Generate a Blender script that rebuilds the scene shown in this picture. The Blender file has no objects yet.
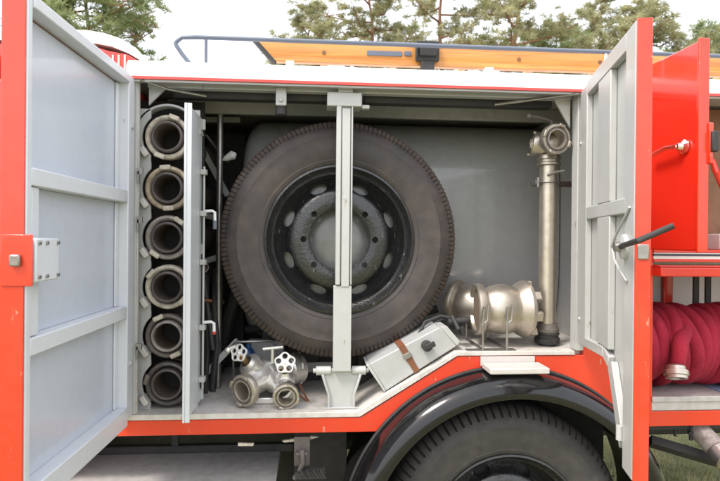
import bpy, math, random
from mathutils import Vector, Matrix
from math import pi, sin, cos, radians as R_

# ------------------------------------------------------------------ camera, world, sun, exposure
scene = bpy.context.scene
COL = scene.collection
H = 1.58                                     # camera height above the grass (m)
CAM = Vector((0.0, -2.1, H))
YAW, PITCH, ROLL = R_(4.5), R_(0.15), R_(0.5)
ROT = Matrix.Rotation(-YAW, 3, 'Z') @ Matrix.Rotation(pi/2 - PITCH, 3, 'X') @ Matrix.Rotation(ROLL, 3, 'Z')
cd = bpy.data.cameras.new('camera'); cam = bpy.data.objects.new('camera', cd); COL.objects.link(cam)
cam.matrix_world = Matrix.Translation(CAM) @ ROT.to_4x4()
cd.lens = 28.0; cd.sensor_width = 36.0; cd.clip_start = 0.05; cd.clip_end = 2000
cd.dof.use_dof = True; cd.dof.focus_distance = 2.2; cd.dof.aperture_fstop = 5.0
scene.camera = cam

SUN_EL, SUN_AZ = R_(55), R_(-128)            # azimuth of the sun measured from +Y towards +X
world = bpy.data.worlds.new('World'); scene.world = world; world.use_nodes = True
wn = world.node_tree.nodes; wl = world.node_tree.links
for n in list(wn): wn.remove(n)
wo = wn.new('ShaderNodeOutputWorld'); wb = wn.new('ShaderNodeBackground')
sky = wn.new('ShaderNodeTexSky'); sky.sky_type = 'NISHITA'; sky.sun_disc = False
sky.sun_elevation = SUN_EL; sky.sun_rotation = SUN_AZ; sky.dust_density = 5.0; sky.air_density = 1.0; sky.ozone_density = 1.0
mixc = wn.new('ShaderNodeMixRGB'); mixc.inputs['Fac'].default_value = 0.72
mixc.inputs['Color2'].default_value = (8.3, 8.5, 8.9, 1)      # thin white overcast
wl.new(sky.outputs[0], mixc.inputs['Color1']); wl.new(mixc.outputs[0], wb.inputs['Color'])
wb.inputs['Strength'].default_value = 0.15
wl.new(wb.outputs[0], wo.inputs['Surface'])
sd = bpy.data.lights.new('sun', 'SUN'); sd.energy = 1.7; sd.angle = R_(14); sd.color = (1, .955, .89)
sun = bpy.data.objects.new('sun', sd); COL.objects.link(sun)
sdir = Vector((sin(SUN_AZ)*cos(SUN_EL), cos(SUN_AZ)*cos(SUN_EL), sin(SUN_EL)))
sun.rotation_euler = sdir.to_track_quat('Z', 'Y').to_euler(); sun.location = (0, -4, 8)
vs = scene.view_settings
vs.view_transform = 'Standard'; vs.look = 'None'; vs.gamma = 1; vs.use_curve_mapping = False
vs.exposure = 1.02
scene.render.resolution_x = 1024; scene.render.resolution_y = 684
scene.cycles.max_bounces = 8

# ------------------------------------------------------------------ measuring helpers
def at(px, py, Y=0.0):
    """real point at depth Y (m behind the body side) on the line of sight measured in the photo"""
    d = ROT @ Vector(((px-360)/560.0, (240.5-py)/560.0, -1.0))
    return CAM + d*((Y-CAM.y)/d.y)
def gx(px, Y=0.0, py=240): return at(px, py, Y).x
def gz(py, Y=0.0, px=340): return at(px, py, Y).z

# ------------------------------------------------------------------ materials
def new_mat(name):
    m = bpy.data.materials.new(name); m.use_nodes = True
    nt = m.node_tree
    return m, nt.nodes, nt.links, nt.nodes['Principled BSDF']
def mat(name, col, rough=.4, metal=0., coat=0., dirt=.25, dirt_col=(.12,.10,.085), scale=6., bump=.05, bscale=60., spec=.5, dscale2=28., rvar=.15, chips=0., chip_col=(.1,.07,.05)):
    m, n, l, b = new_mat(name)
    tc = n.new('ShaderNodeTexCoord')
    nz = n.new('ShaderNodeTexNoise'); nz.inputs['Scale'].default_value = scale; nz.inputs['Detail'].default_value = 8; nz.inputs['Roughness'].default_value = .65
    l.new(tc.outputs['Object'], nz.inputs['Vector'])
    nz2 = n.new('ShaderNodeTexNoise'); nz2.inputs['Scale'].default_value = dscale2; nz2.inputs['Detail'].default_value = 6
    l.new(tc.outputs['Object'], nz2.inputs['Vector'])
    mu = n.new('ShaderNodeMath'); mu.operation = 'MULTIPLY'; l.new(nz.outputs['Fac'], mu.inputs[0]); l.new(nz2.outputs['Fac'], mu.inputs[1])
    cr = n.new('ShaderNodeValToRGB'); cr.color_ramp.elements[0].position = .17; cr.color_ramp.elements[1].position = .42
    cr.color_ramp.elements[0].color = (0,0,0,1); cr.color_ramp.elements[1].color = (1,1,1,1)
    l.new(mu.outputs[0], cr.inputs['Fac'])
    md = n.new('ShaderNodeMath'); md.operation = 'MULTIPLY'; md.inputs[1].default_value = dirt; l.new(cr.outputs['Color'], md.inputs[0])
    mx = n.new('ShaderNodeMixRGB'); mx.inputs['Color1'].default_value = (*col, 1); mx.inputs['Color2'].default_value = (*dirt_col, 1)
    l.new(md.outputs[0], mx.inputs['Fac']); last = mx
    if chips:                                   # small knocks and scratches in the paint
        mp = n.new('ShaderNodeMapping'); mp.inputs['Scale'].default_value = (1, 1, .35); l.new(tc.outputs['Object'], mp.inputs['Vector'])
        nc = n.new('ShaderNodeTexNoise'); nc.inputs['Scale'].default_value = 42; nc.inputs['Detail'].default_value = 5; nc.inputs['Roughness'].default_value = .7
        l.new(mp.outputs[0], nc.inputs['Vector'])
        cc_ = n.new('ShaderNodeValToRGB'); cc_.color_ramp.elements[0].position = .675-chips*.02; cc_.color_ramp.elements[1].position = .71-chips*.02
        cc_.color_ramp.elements[0].color = (0,0,0,1); cc_.color_ramp.elements[1].color = (.8,.8,.8,1); l.new(nc.outputs['Fac'], cc_.inputs['Fac'])
        last = n.new('ShaderNodeMixRGB'); l.new(cc_.outputs[0], last.inputs['Fac']); l.new(mx.outputs[0], last.inputs['Color1']); last.inputs['Color2'].default_value = (*chip_col, 1)
    l.new(last.outputs[0], b.inputs['Base Color'])
    mr = n.new('ShaderNodeMapRange'); mr.inputs['To Min'].default_value = max(.02, rough-rvar*.5); mr.inputs['To Max'].default_value = min(1, rough+rvar)
    l.new(nz.outputs['Fac'], mr.inputs['Value']); l.new(mr.outputs[0], b.inputs['Roughness'])
    b.inputs['Metallic'].default_value = metal
    b.inputs['Coat Weight'].default_value = coat; b.inputs['Coat Roughness'].default_value = .06
    b.inputs['Specular IOR Level'].default_value = spec
    if bump:
        nb = n.new('ShaderNodeTexNoise'); nb.inputs['Scale'].default_value = bscale; nb.inputs['Detail'].default_value = 4
        l.new(tc.outputs['Object'], nb.inputs['Vector'])
        bp = n.new('ShaderNodeBump'); bp.inputs['Strength'].default_value = bump; bp.inputs['Distance'].default_value = .01
        l.new(nb.outputs['Fac'], bp.inputs['Height']); l.new(bp.outputs[0], b.inputs['Normal'])
    return m
MT = {}
MT['red'] = mat('vermilion_paint', (.64,.038,.011), .26, coat=.35, chips=1., chip_col=(.62,.30,.22), dirt=.35, dirt_col=(.50,.07,.035), bump=.03, scale=9)
MT['deepred'] = mat('red_gloss_paint', (.66,.030,.013), .2, coat=.6, dirt=.08, dirt_col=(.4,.02,.02), bump=.012)
MT['grey'] = mat(chips=.5, chip_col=(.24,.19,.15), name='light_grey_paint', col=(.44,.44,.43), rough=.38, coat=.15, dirt=.16, dirt_col=(.30,.28,.25), bump=.03)
MT['door'] = mat(chips=.4, chip_col=(.30,.27,.25), name='pale_grey_door_paint', col=(.62,.635,.67), rough=.34, coat=.15, dirt=.12, dirt_col=(.32,.31,.30), bump=.03, bscale=9)
MT['doorpanel'] = mat('sky_tinted_grey_door_panel', (.52,.555,.63), .30, coat=.35, dirt=.14, dirt_col=(.34,.35,.38), scale=2.5, bump=.05, bscale=5)  # grey panel paint with the blue of reflected sky mixed into its colour
MT['warmgrey'] = mat(chips=1.6, chip_col=(.22,.15,.11), name='warm_grey_worn_paint', col=(.60,.575,.54), rough=.5, dirt=.55, dirt_col=(.34,.27,.215), scale=5, bump=.05)
MT['whealloy'] = mat('pale_alloy_handwheel', (.66,.65,.63), .35, metal=.4, dirt=.3, dirt_col=(.4,.36,.32), scale=12)
MT['casegrey'] = mat('case_grey_paint', (.41,.415,.41), .45, dirt=.35, dirt_col=(.27,.25,.22))
MT['white'] = mat('white_roof_paint', (.76,.755,.75), .35, coat=.2, dirt=.12, dirt_col=(.5,.47,.43))
MT['cream'] = mat('cream_worn_paint', (.66,.60,.50), .5, dirt=.7, dirt_col=(.22,.16,.11), scale=14, dscale2=50)
MT['flange'] = mat('dull_coupling_grey', (.20,.175,.16), .5, metal=.35, dirt=.5, dirt_col=(.11,.085,.07), scale=20, dscale2=60)
MT['cream2'] = mat('tan_worn_paint', (.52,.43,.31), .5, dirt=.8, dirt_col=(.16,.11,.08), scale=18, dscale2=50)
MT['flange2'] = mat('grey_brown_worn_ring', (.40,.36,.33), .5, metal=.2, dirt=.7, dirt_col=(.14,.11,.09), scale=16, dscale2=60)
MT['flange3'] = mat('dark_ring', (.15,.13,.125), .45, metal=.35, dirt=.5, dirt_col=(.07,.055,.05), scale=20, dscale2=60)
MT['hosein'] = mat('hose_rubber_brown', (.15,.115,.09), .75, dirt=.6, dirt_col=(.20,.14,.09), scale=12)
MT['tank'] = mat('tank_grey_green_paint', (.34,.342,.34), .27, coat=.6, dirt=.3, dirt_col=(.20,.19,.175), scale=3, bump=.02, bscale=14)
MT['carrier'] = mat('carrier_grey_paint', (.20,.202,.20), .3, coat=.4, dirt=.4, dirt_col=(.12,.11,.10))
MT['ceil'] = mat('ceiling_grey_green_paint', (.37,.362,.352), .5, dirt=.4, dirt_col=(.2,.195,.18))
MT['rubber'] = mat('worn_tyre_rubber', (.046,.040,.040), .5, dirt=.75, dirt_col=(.10,.076,.064), scale=3.2, dscale2=16, bump=.09, bscale=80, spec=.4)
MT['rubber2'] = mat('road_tyre_rubber', (.042,.039,.039), .6, dirt=.7, dirt_col=(.085,.076,.07), scale=5, bump=.12, bscale=90)
MT['tread'] = mat('tread_rubber_dusty', (.075,.058,.050), .8, dirt=.6, dirt_col=(.15,.11,.085), scale=8, bump=.1)
MT['blackgloss'] = mat('black_gloss_paint', (.006,.006,.007), .12, spec=.3, coat=.4, dirt=.12, dirt_col=(.05,.04,.035), bump=.01, bscale=12, rvar=.06)
MT['rimblack'] = mat('chipped_black_wheel_paint', (.010,.010,.011), .27, coat=.5, chips=1.8, chip_col=(.16,.155,.15), dirt=.25, dirt_col=(.06,.057,.054), scale=30, dscale2=160, bump=.35, bscale=95)
MT['black'] = mat('matt_black', (.026,.025,.025), .6, dirt=.4, dirt_col=(.06,.05,.045))
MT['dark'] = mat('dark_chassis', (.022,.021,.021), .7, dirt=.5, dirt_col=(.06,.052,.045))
MT['castal'] = mat('cast_aluminium', (.50,.45,.39), .36, metal=.85, dirt=.4, dirt_col=(.26,.20,.15), scale=4, dscale2=30, bump=.06, bscale=200)
MT['bright'] = mat('bright_aluminium', (.74,.72,.69), .33, metal=.8, dirt=.3, dirt_col=(.34,.28,.22), scale=8, bump=.07, bscale=200)
MT['tube'] = mat('aluminium_tube', (.60,.54,.455), .33, metal=.8, dirt=.4, dirt_col=(.32,.25,.18), scale=7, bump=.03)
MT['chrome'] = mat('chrome', (.8,.8,.8), .1, metal=1, dirt=0, bump=0)
MT['steel'] = mat('zinc_steel', (.36,.345,.33), .35, metal=.85, dirt=.5, dirt_col=(.16,.12,.09))
MT['alplate'] = mat('scuffed_alu_plate', (.50,.48,.46), .5, metal=.25, dirt=.6, dirt_col=(.27,.24,.22), scale=2.5, bump=.06)
MT['leather'] = mat('brown_leather', (.20,.075,.035), .6, dirt=.5, dirt_col=(.10,.04,.02), scale=40)
MT['hosered'] = mat('red_hose_fabric', (.34,.011,.034), .9, dirt=.6, dirt_col=(.22,.008,.024), scale=7, bump=.4, bscale=220)
MT['matblue'] = mat('blue_mat', (.16,.22,.38), .6, dirt=.5, dirt_col=(.3,.32,.36))
MT['blue'] = mat('blue_plastic', (.008,.05,.16), .4)
MT['rail'] = mat('blue_grey_rail_paint', (.12,.14,.19), .35, dirt=.2)
MT['seal'] = mat('black_rubber_seal', (.02,.02,.02), .5, dirt=.2)
MT['brown'] = mat('brown_wood', (.22,.10,.045), .5, dirt=.5, dirt_col=(.10,.045,.02), scale=9)
MT['wear'] = mat('white_step_pad', (.54,.51,.49), .5, dirt=.4, dirt_col=(.45,.38,.34), scale=20)
MT['stripe'] = mat('dark_stripe_paint', (.03,.03,.05), .3, dirt=.1)
MT['brass'] = mat('aged_brass', (.50,.30,.12), .4, metal=.8)
MT['signalred'] = mat('red_plastic', (.5,.03,.02), .4)

def wood_mat():
    m, n, l, b = new_mat('orange_varnished_wood')
    tc = n.new('ShaderNodeTexCoord'); mp = n.new('ShaderNodeMapping'); mp.inputs['Scale'].default_value = (1.2, 25, 30)
    nz = n.new('ShaderNodeTexNoise'); nz.inputs['Scale'].default_value = 2.2; nz.inputs['Detail'].default_value = 8; nz.inputs['Distortion'].default_value = .6
    l.new(tc.outputs['Object'], mp.inputs['Vector']); l.new(mp.outputs[0], nz.inputs['Vector'])
    cr = n.new('ShaderNodeValToRGB'); cr.color_ramp.elements[0].position = .3; cr.color_ramp.elements[1].position = .72
    cr.color_ramp.elements[0].color = (.42,.15,.028,1); cr.color_ramp.elements[1].color = (.66,.31,.075,1)
    l.new(nz.outputs['Fac'], cr.inputs['Fac']); l.new(cr.outputs[0], b.inputs['Base Color'])
    b.inputs['Roughness'].default_value = .35; b.inputs['Coat Weight'].default_value = .3
    return m
MT['wood'] = wood_mat()
def leaf_mat(name, c1, c2):
    m, n, l, b = new_mat(name)
    tc = n.new('ShaderNodeTexCoord'); nz = n.new('ShaderNodeTexNoise'); nz.inputs['Scale'].default_value = 2.4; nz.inputs['Detail'].default_value = 5
    l.new(tc.outputs['Object'], nz.inputs['Vector'])
    cr = n.new('ShaderNodeValToRGB'); cr.color_ramp.elements[0].position = .35; cr.color_ramp.elements[1].position = .65
    cr.color_ramp.elements[0].color = (*c1,1); cr.color_ramp.elements[1].color = (*c2,1)
    l.new(nz.outputs['Fac'], cr.inputs['Fac']); l.new(cr.outputs[0], b.inputs['Base Color'])
    b.inputs['Roughness'].default_value = .55
    tr = n.new('ShaderNodeBsdfTranslucent'); l.new(cr.outputs[0], tr.inputs['Color'])
    ms = n.new('ShaderNodeMixShader'); ms.inputs[0].default_value = .4
    out = n['Material Output']; l.new(b.outputs[0], ms.inputs[1]); l.new(tr.outputs[0], ms.inputs[2]); l.new(ms.outputs[0], out.inputs['Surface'])
    return m
MT['needles'] = leaf_mat('pine_needles', (.15,.19,.08), (.36,.40,.18))
MT['needlesy'] = leaf_mat('yellowish_pine_needles', (.21,.22,.105), (.46,.43,.24))
MT['grassblade'] = leaf_mat('grass_blades', (.28,.30,.13), (.58,.53,.29))
MT['bark'] = mat('pine_bark', (.26,.13,.075), .9, dirt=.6, dirt_col=(.12,.07,.05), scale=5, bump=.6, bscale=14)
def ground_mat():
    m, n, l, b = new_mat('grass_ground')
    tc = n.new('ShaderNodeTexCoord')
    nz = n.new('ShaderNodeTexNoise'); nz.inputs['Scale'].default_value = 1.3; nz.inputs['Detail'].default_value = 10; nz.inputs['Roughness'].default_value = .75
    l.new(tc.outputs['Object'], nz.inputs['Vector'])
    cr = n.new('ShaderNodeValToRGB'); e = cr.color_ramp.elements
    e[0].position = .35; e[0].color = (.15,.165,.07,1); e[1].position = .68; e[1].color = (.42,.37,.24,1)
    x = e.new(.5); x.color = (.26,.26,.13,1)
    l.new(nz.outputs['Fac'], cr.inputs['Fac']); l.new(cr.outputs[0], b.inputs['Base Color']); b.inputs['Roughness'].default_value = .95
    nb = n.new('ShaderNodeTexNoise'); nb.inputs['Scale'].default_value = 60; l.new(tc.outputs['Object'], nb.inputs['Vector'])
    bp = n.new('ShaderNodeBump'); bp.inputs['Strength'].default_value = .8; bp.inputs['Distance'].default_value = .03
    l.new(nb.outputs['Fac'], bp.inputs['Height']); l.new(bp.outputs[0], b.inputs['Normal'])
    return m
MT['ground'] = ground_mat()

# ------------------------------------------------------------------ mesh helpers
def basis(d):
    d = Vector(d).normalized()
    a = Vector((0,0,1)) if abs(d.z) < .9 else Vector((1,0,0))
    u = d.cross(a).normalized(); v = u.cross(d).normalized()   # u x v = ... consistent frame round d
    return d, u, v
class MB:
    def __init__(s): s.v = []; s.f = []
    def add(s, vs, fs):
        o = len(s.v); s.v += [Vector(p) for p in vs]; s.f += [tuple(i+o for i in f) for f in fs]; return s
    def box(s, x0, x1, y0, y1, z0, z1):
        v = [(x,y,z) for x in (x0,x1) for y in (y0,y1) for z in (z0,z1)]
        return s.add(v, [(0,1,3,2),(4,6,7,5),(0,4,5,1),(2,3,7,6),(0,2,6,4),(1,5,7,3)])
    def obox(s, c, ax, ay, az, hx, hy, hz):
        c = Vector(c); ax = Vector(ax).normalized(); ay = Vector(ay).normalized(); az = Vector(az).normalized()
        v = [c+ax*(i*hx)+ay*(j*hy)+az*(k*hz) for i in (-1,1) for j in (-1,1) for k in (-1,1)]
        return s.add(v, [(0,1,3,2),(4,6,7,5),(0,4,5,1),(2,3,7,6),(0,2,6,4),(1,5,7,3)])
    def prism(s, pts, off):
        n = len(pts); off = Vector(off); a = [Vector(p) for p in pts]
        fs = [tuple(range(n)), tuple(range(2*n-1, n-1, -1))] + [(i, i+n, (i+1) % n+n, (i+1) % n) for i in range(n)]
        return s.add(a+[p+off for p in a], fs)
    def lathe(s, o, d, prof, n=40, closed=False, a0=0., a1=None, wob=None):
        """prof: (radius, distance along d)"""
        o = Vector(o); d, u, v = basis(d); full = a1 is None
        m = n if full else n+1; A = 2*pi if full else a1-a0
        vs = []
        for i in range(m):
            a = a0 + A*i/n
            for j, (r, t) in enumerate(prof):
                rr, tt = (r, t) if wob is None else wob(i, j, r, t)
                vs.append(o + d*tt + (u*cos(a)+v*sin(a))*rr)
        k = len(prof); fs = []
        for i in range(n):
            i2 = (i+1) % m
            for j in range(k-1 if not closed else k):
                j2 = (j+1) % k
                fs.append((i*k+j, i2*k+j, i2*k+j2, i*k+j2))
        return s.add(vs, fs)
    def cyl(s, a, b, r, r2=None, n=20):
        a = Vector(a); b = Vector(b); L = (b-a).length; r2 = r if r2 is None else r2
        return s.lathe(a, b-a, [(.0001,0),(r,0),(r2,L),(.0001,L)], n)
    def tube(s, pts, r, n=10, r_end=None):
        pts = [Vector(p) for p in pts]; k = len(pts); vs = []
        pu = None
        for i, p in enumerate(pts):
            t = (pts[min(i+1,k-1)]-pts[max(i-1,0)]).normalized()
            if pu is None: _, u, _v = basis(t)
            else:
                u = (pu - t*pu.dot(t)).normalized()
            w = t.cross(u); pu = u
            rr = r if r_end is None else r+(r_end-r)*i/(k-1)
            if callable(r): rr = r(i/(k-1))
            vs += [p+(u*cos(2*pi*j/n)+w*sin(2*pi*j/n))*rr for j in range(n)]
        fs = [(i*n+j, i*n+(j+1)%n, (i+1)*n+(j+1)%n, (i+1)*n+j) for i in range(k-1) for j in range(n)]
        fs += [tuple(range(n))[::-1], tuple(range((k-1)*n, k*n))]
        return s.add(vs, fs)
    def torus(s, c, d, R, r, n=32, m=10, sx=1., sy=1.):
        c = Vector(c); d, u, v = basis(d); vs = []
        for i in range(n):
            a = 2*pi*i/n; e = u*cos(a)*sx+v*sin(a)*sy
            en = (u*cos(a)/sx+v*sin(a)/sy).normalized()
            for j in range(m):
                b = 2*pi*j/m; vs.append(c+e*R+en*(r*cos(b))+d*(r*sin(b)))
        fs = [(i*m+j, ((i+1)%n)*m+j, ((i+1)%n)*m+(j+1)%m, i*m+(j+1)%m) for i in range(n) for j in range(m)]
        return s.add(vs, fs)
    def sphere(s, c, r, n=24, m=14, sc=(1,1,1)):
        c = Vector(c); vs = []
        for i in range(m+1):
            t = pi*i/m
            for j in range(n):
                p = 2*pi*j/n; vs.append(c+Vector((sin(t)*cos(p)*sc[0], sin(t)*sin(p)*sc[1], cos(t)*sc[2]))*r)
        fs = [(i*n+j, i*n+(j+1)%n, (i+1)*n+(j+1)%n, (i+1)*n+j) for i in range(m) for j in range(n)]
        return s.add(vs, fs)
    def build(s, name, material, parent=None, bevel=0., ang=35, recalc=True):
        me = bpy.data.meshes.new(name); me.from_pydata(s.v, [], s.f)
        import bmesh
        if recalc:
            bm = bmesh.new(); bm.from_mesh(me); bmesh.ops.remove_doubles(bm, verts=bm.verts, dist=1e-5)
            bmesh.ops.recalc_face_normals(bm, faces=bm.faces); bm.to_mesh(me); bm.free()
        me.polygons.foreach_set('use_smooth', [True]*len(me.polygons))
        me.set_sharp_from_angle(angle=R_(ang))
        ob = bpy.data.objects.new(name, me); COL.objects.link(ob)
        me.materials.append(MT[material] if isinstance(material, str) else material)
        if parent is not None:
            ob.parent = parent
            if parent.type == 'EMPTY': ob.matrix_parent_inverse = parent.matrix_basis.inverted()   # part meshes are modelled in world space
        if bevel:
            b = ob.modifiers.new('bevel', 'BEVEL'); b.width = bevel; b.segments = 2; b.limit_method = 'ANGLE'; b.angle_limit = R_(40)
        return ob
def build_each(mb, name, material, parent=None, bevel=0., ang=35):
    """one object per separate piece collected in mb"""
    par = list(range(len(mb.v)))
    def find(i):
        while par[i] != i: par[i] = par[par[i]]; i = par[i]
        return i
    for f_ in mb.f:
        for q in f_[1:]: par[find(q)] = find(f_[0])
    groups = {}
    for f_ in mb.f: groups.setdefault(find(f_[0]), []).append(f_)
    out = []
    for fs in groups.values():
        ids = sorted({q for f_ in fs for q in f_}); mp = {q: i for i, q in enumerate(ids)}
        m = MB(); m.v = [mb.v[q] for q in ids]; m.f = [tuple(mp[q] for q in f_) for f_ in fs]
        out.append(m.build(name, material, parent, bevel, ang))
    return out
def cut(ob, mb):
    """boolean the cutter mesh out of ob, leaving plain mesh data"""
    c = mb.build('cutter', 'black')
    m = ob.modifiers.new('cut', 'BOOLEAN'); m.object = c; m.operation = 'DIFFERENCE'; m.solver = 'EXACT'
    bpy.context.view_layer.update()
    dg = bpy.context.evaluated_depsgraph_get()
    me = bpy.data.meshes.new_from_object(ob.evaluated_get(dg))
    old = ob.data; nm = old.name; ob.modifiers.remove(m); ob.data = me
    bpy.data.meshes.remove(old); me.name = nm
    cm = c.data; bpy.data.objects.remove(c); bpy.data.meshes.remove(cm)
    me.set_sharp_from_angle(angle=R_(35))
def empty(name, loc, label, cat, group=None):
    o = bpy.data.objects.new(name, None); COL.objects.link(o); o.location = loc; o.empty_display_size = .1
    return tag(o, label, cat, group)
def tag(o, label, cat, group=None, kind=None):
    if label: o['label'] = label
    if cat: o['category'] = cat
    if group: o['group'] = group
    if kind: o['kind'] = kind
    return o
def copy_tree(o, parent=None):
    c = o.copy(); COL.objects.link(c)
    if parent is not None: c.parent = parent
    for ch in [x for x in bpy.data.objects if x.parent == o]: copy_tree(ch, c)
    return c
def arc(c, r, a0, a1, n, Y):
    return [Vector((c[0]+r*cos(a0+(a1-a0)*i/n), Y, c[1]+r*sin(a0+(a1-a0)*i/n))) for i in range(n+1)]
rnd = random.Random(7)

# ------------------------------------------------------------------ ground
g = MB().add([(-400,-400,0),(400,-400,0),(400,400,0),(-400,400,0)], [(0,1,2,3)]).build('ground', 'ground'); tag(g, None, None, kind='structure')

# ------------------------------------------------------------------ the fire truck
truck = empty('fire_truck', (.2, 1.2, 0), 'red fire engine with white roof edge and its side lockers standing open', 'fire engine')
XL, XR = gx(135, 0), gx(577, 0)               # side opening
Zt = gz(87); Zf = gz(413, 0, 250); Zrt = gz(419, 0, 250); Zrb = gz(434, 0, 250)
Zrf = gz(348, 0, 520)                          # raised floor over the wheel arch
ARC = (gx(506, 0, 470), at(506, 531, 0).z); RA = .626
XEND = 3.3
# raised floor / slope corner points
s1, s2 = gx(352, 0, 408), gx(456, 0, 350)
RC0 = gx(652, 0, 400)                          # left edge of rear locker opening
# red lower panel: strip under the floor, wheel arch cut-out, strip right of the wheel
def lower_panel():
    off = .006
    a0 = math.asin((Zrb-ARC[1])/RA)
    up = [Vector((-1.28,0,Zrt)), Vector((s1+.035,0,Zrt)), Vector((s2+.01,0,Zrf-.03)), Vector((XR+.031,0,Zrf-.03)), Vector((XR+.031,0,Zrf+.4)),
          Vector((RC0,0,Zrf+.4)), Vector((RC0,0,Zrt+.004)), Vector((XEND,0,Zrt+.004))]
    lo = [Vector((XEND,0,Zrb))] + arc(ARC, RA, a0, pi-a0, 40, 0) + [Vector((-1.28,0,Zrb))]
    return MB().prism(up+lo, (0,.03,0))
lower_panel().build('lower_panel', 'red', truck, bevel=.002)
# pale metal edging above the red
e = MB()
e.prism([(-1.2,-.004,Zrt+.002),(s1+.03,-.004,Zrt+.002),(s2+.006,-.004,Zrf-.028),(XR-.006,-.004,Zrf-.028),(XR-.006,-.004,Zrf-.012),(s2,-.004,Zrf-.012),(s1+.02,-.004,Zf),(-1.2,-.004,Zf)], (0,.032,0))
e.build('sill_edging', 'warmgrey', truck, bevel=.002)
# floor of the locker
DEP = .95
f = MB()
f.box(XL-.25, s1+.02, .03, DEP, Zf-.02, Zf-.001)
f.prism([(s1+.02,.03,Zf-.02),(s1+.02,.03,Zf-.001),(s2,.03,Zrf-.013),(s2+.01,.03,Zrf-.03)], (0,DEP-.03,0))
f.box(s2+.0005, 1.14, .03, DEP, Zrf-.034, Zrf-.0135)
f.build('locker_floor', 'warmgrey', truck)
# lining walls, ceiling
MB().box(XL-.27, XL-.252, .0, DEP, Zf-.02, Zt+.02).build('end_wall', 'grey', truck)
MB().box(1.141, 1.16, .031, DEP, Zrf-.034, Zt+.02).build('end_wall', 'grey', truck)
MB().box(XL-.25, 1.14, .03, DEP+.6, Zt+.022, Zt+.04).build('locker_ceiling', 'ceil', truck)
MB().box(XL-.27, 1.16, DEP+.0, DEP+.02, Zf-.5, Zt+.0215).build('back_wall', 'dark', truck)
MB().box(XL-.299, XL-.071, -.005, -.001, Zf+.001, Zt+.011).build('front_pillar', 'red', truck)
# door-frame jambs
MB().box(XL-.07, XL+.006, -.002, .03, Zf+.001, Zt+.008).build('jamb', 'grey', truck, bevel=.003)
MB().box(XL+.0062, XL+.009, .004, .02, Zf+.001, Zt).build('jamb', 'warmgrey', truck)
MB().box(XR-.001, XR+.03, -.002, .05, Zrf-.012, Zt+.008).build('jamb', 'grey', truck, bevel=.003)
MB().box(XR+.03, RC0-.003, .002, .04, Zrf+.401, Zt+.02).build('rear_pillar', 'red', truck)
MB().box(XL+.02, 1.139, .345, .37, gz(116.5,.345), Zt+.021).build('head_beam', 'ceil', truck, bevel=.003)
# gussets in the upper corners
MB().prism([(XR-.09,.05,Zt+.018),(XR-.009,.05,Zt+.018),(XR-.009,.05,Zt-.12)], (0,.01,0)).build('corner_gusset', 'warmgrey', truck)
MB().prism([(XL+.031,.05,Zt+.018),(XL+.12,.05,Zt+.018),(XL+.031,.05,Zt-.075)], (0,.01,0)).build('corner_gusset', 'grey', truck)
# head rails under the roof
MB().box(XL+.03, XR-.01, .035, .075, Zt-.012, Zt+.020).build('head_rail', 'grey', truck, bevel=.003)
hr = MB()
hr.box(XL+.11, gx(330), .085, .14, Zt-.035, Zt+.02); hr.box(gx(365), gx(560), .085, .14, Zt-.035, Zt+.02)
build_each(hr, 'track_rail', 'black', truck, bevel=.004)
MB().box(gx(437,.08), gx(545,.08), .145, .19, Zt-.02, Zt+.0).build('strip_lamp', 'grey', truck, bevel=.004)
tb = MB(); tb.box(gx(274), gx(285), .02, .034, Zt-.07, Zt); tb.cyl((gx(279.5),.019,Zt-.05), (gx(279.5),.01,Zt-.05), .008)
tb.build('catch_plate', 'grey', truck, bevel=.004)
MB().cyl((gx(280,.05),.05,Zt-.10),(gx(280,.05),.05,Zt-.06),.022).build('rubber_stop','black',truck)

# roof: white edge band, red coach line, deck
zb0, zb1 = Zt+.012, gz(66, 0, 340)
prof = [(-.02,zb0),(-.024,zb0+.03),(-.018,zb1-.02),(.0,zb1-.004),(.03,zb1),(2.45,zb1+.02),(2.47,zb0),(2.4,zb0),(2.4,zb1-.02),(.03,zb1-.02),(.0,zb0+.002)]
x0 = gx(127)
MB().prism([(x0,y,z) for y,z in prof], (XEND-x0,0,0)).build('roof', 'white', truck, ang=30)
MB().box(x0+.02, XEND, -.0265, -.006, zb0-.010, zb0-.0005).build('coach_line', 'deepred', truck)
MB().box(x0+.02, XEND, -.018, .0, zb0-.018, zb0-.0105).build('drip_rail', 'grey', truck)
# far side and end walls of the body
bw = MB(); bw.box(x0, XEND, 2.4, 2.43, Zrb, zb0-.001); bw.box(XEND-.03, XEND-.002, .03, 2.4, Zrb, zb0-.003)
bw.build('far_side_wall', 'red', truck)
MB().box(x0, XEND-.05, 1.0, 2.39, Zrb-.02, Zrb+.0).build('body_underframe', 'dark', truck)
MB().box(x0, .05, .05, 1.0, Zrb+.0, Zf-.025).build('underfloor', 'dark', truck)

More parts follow.
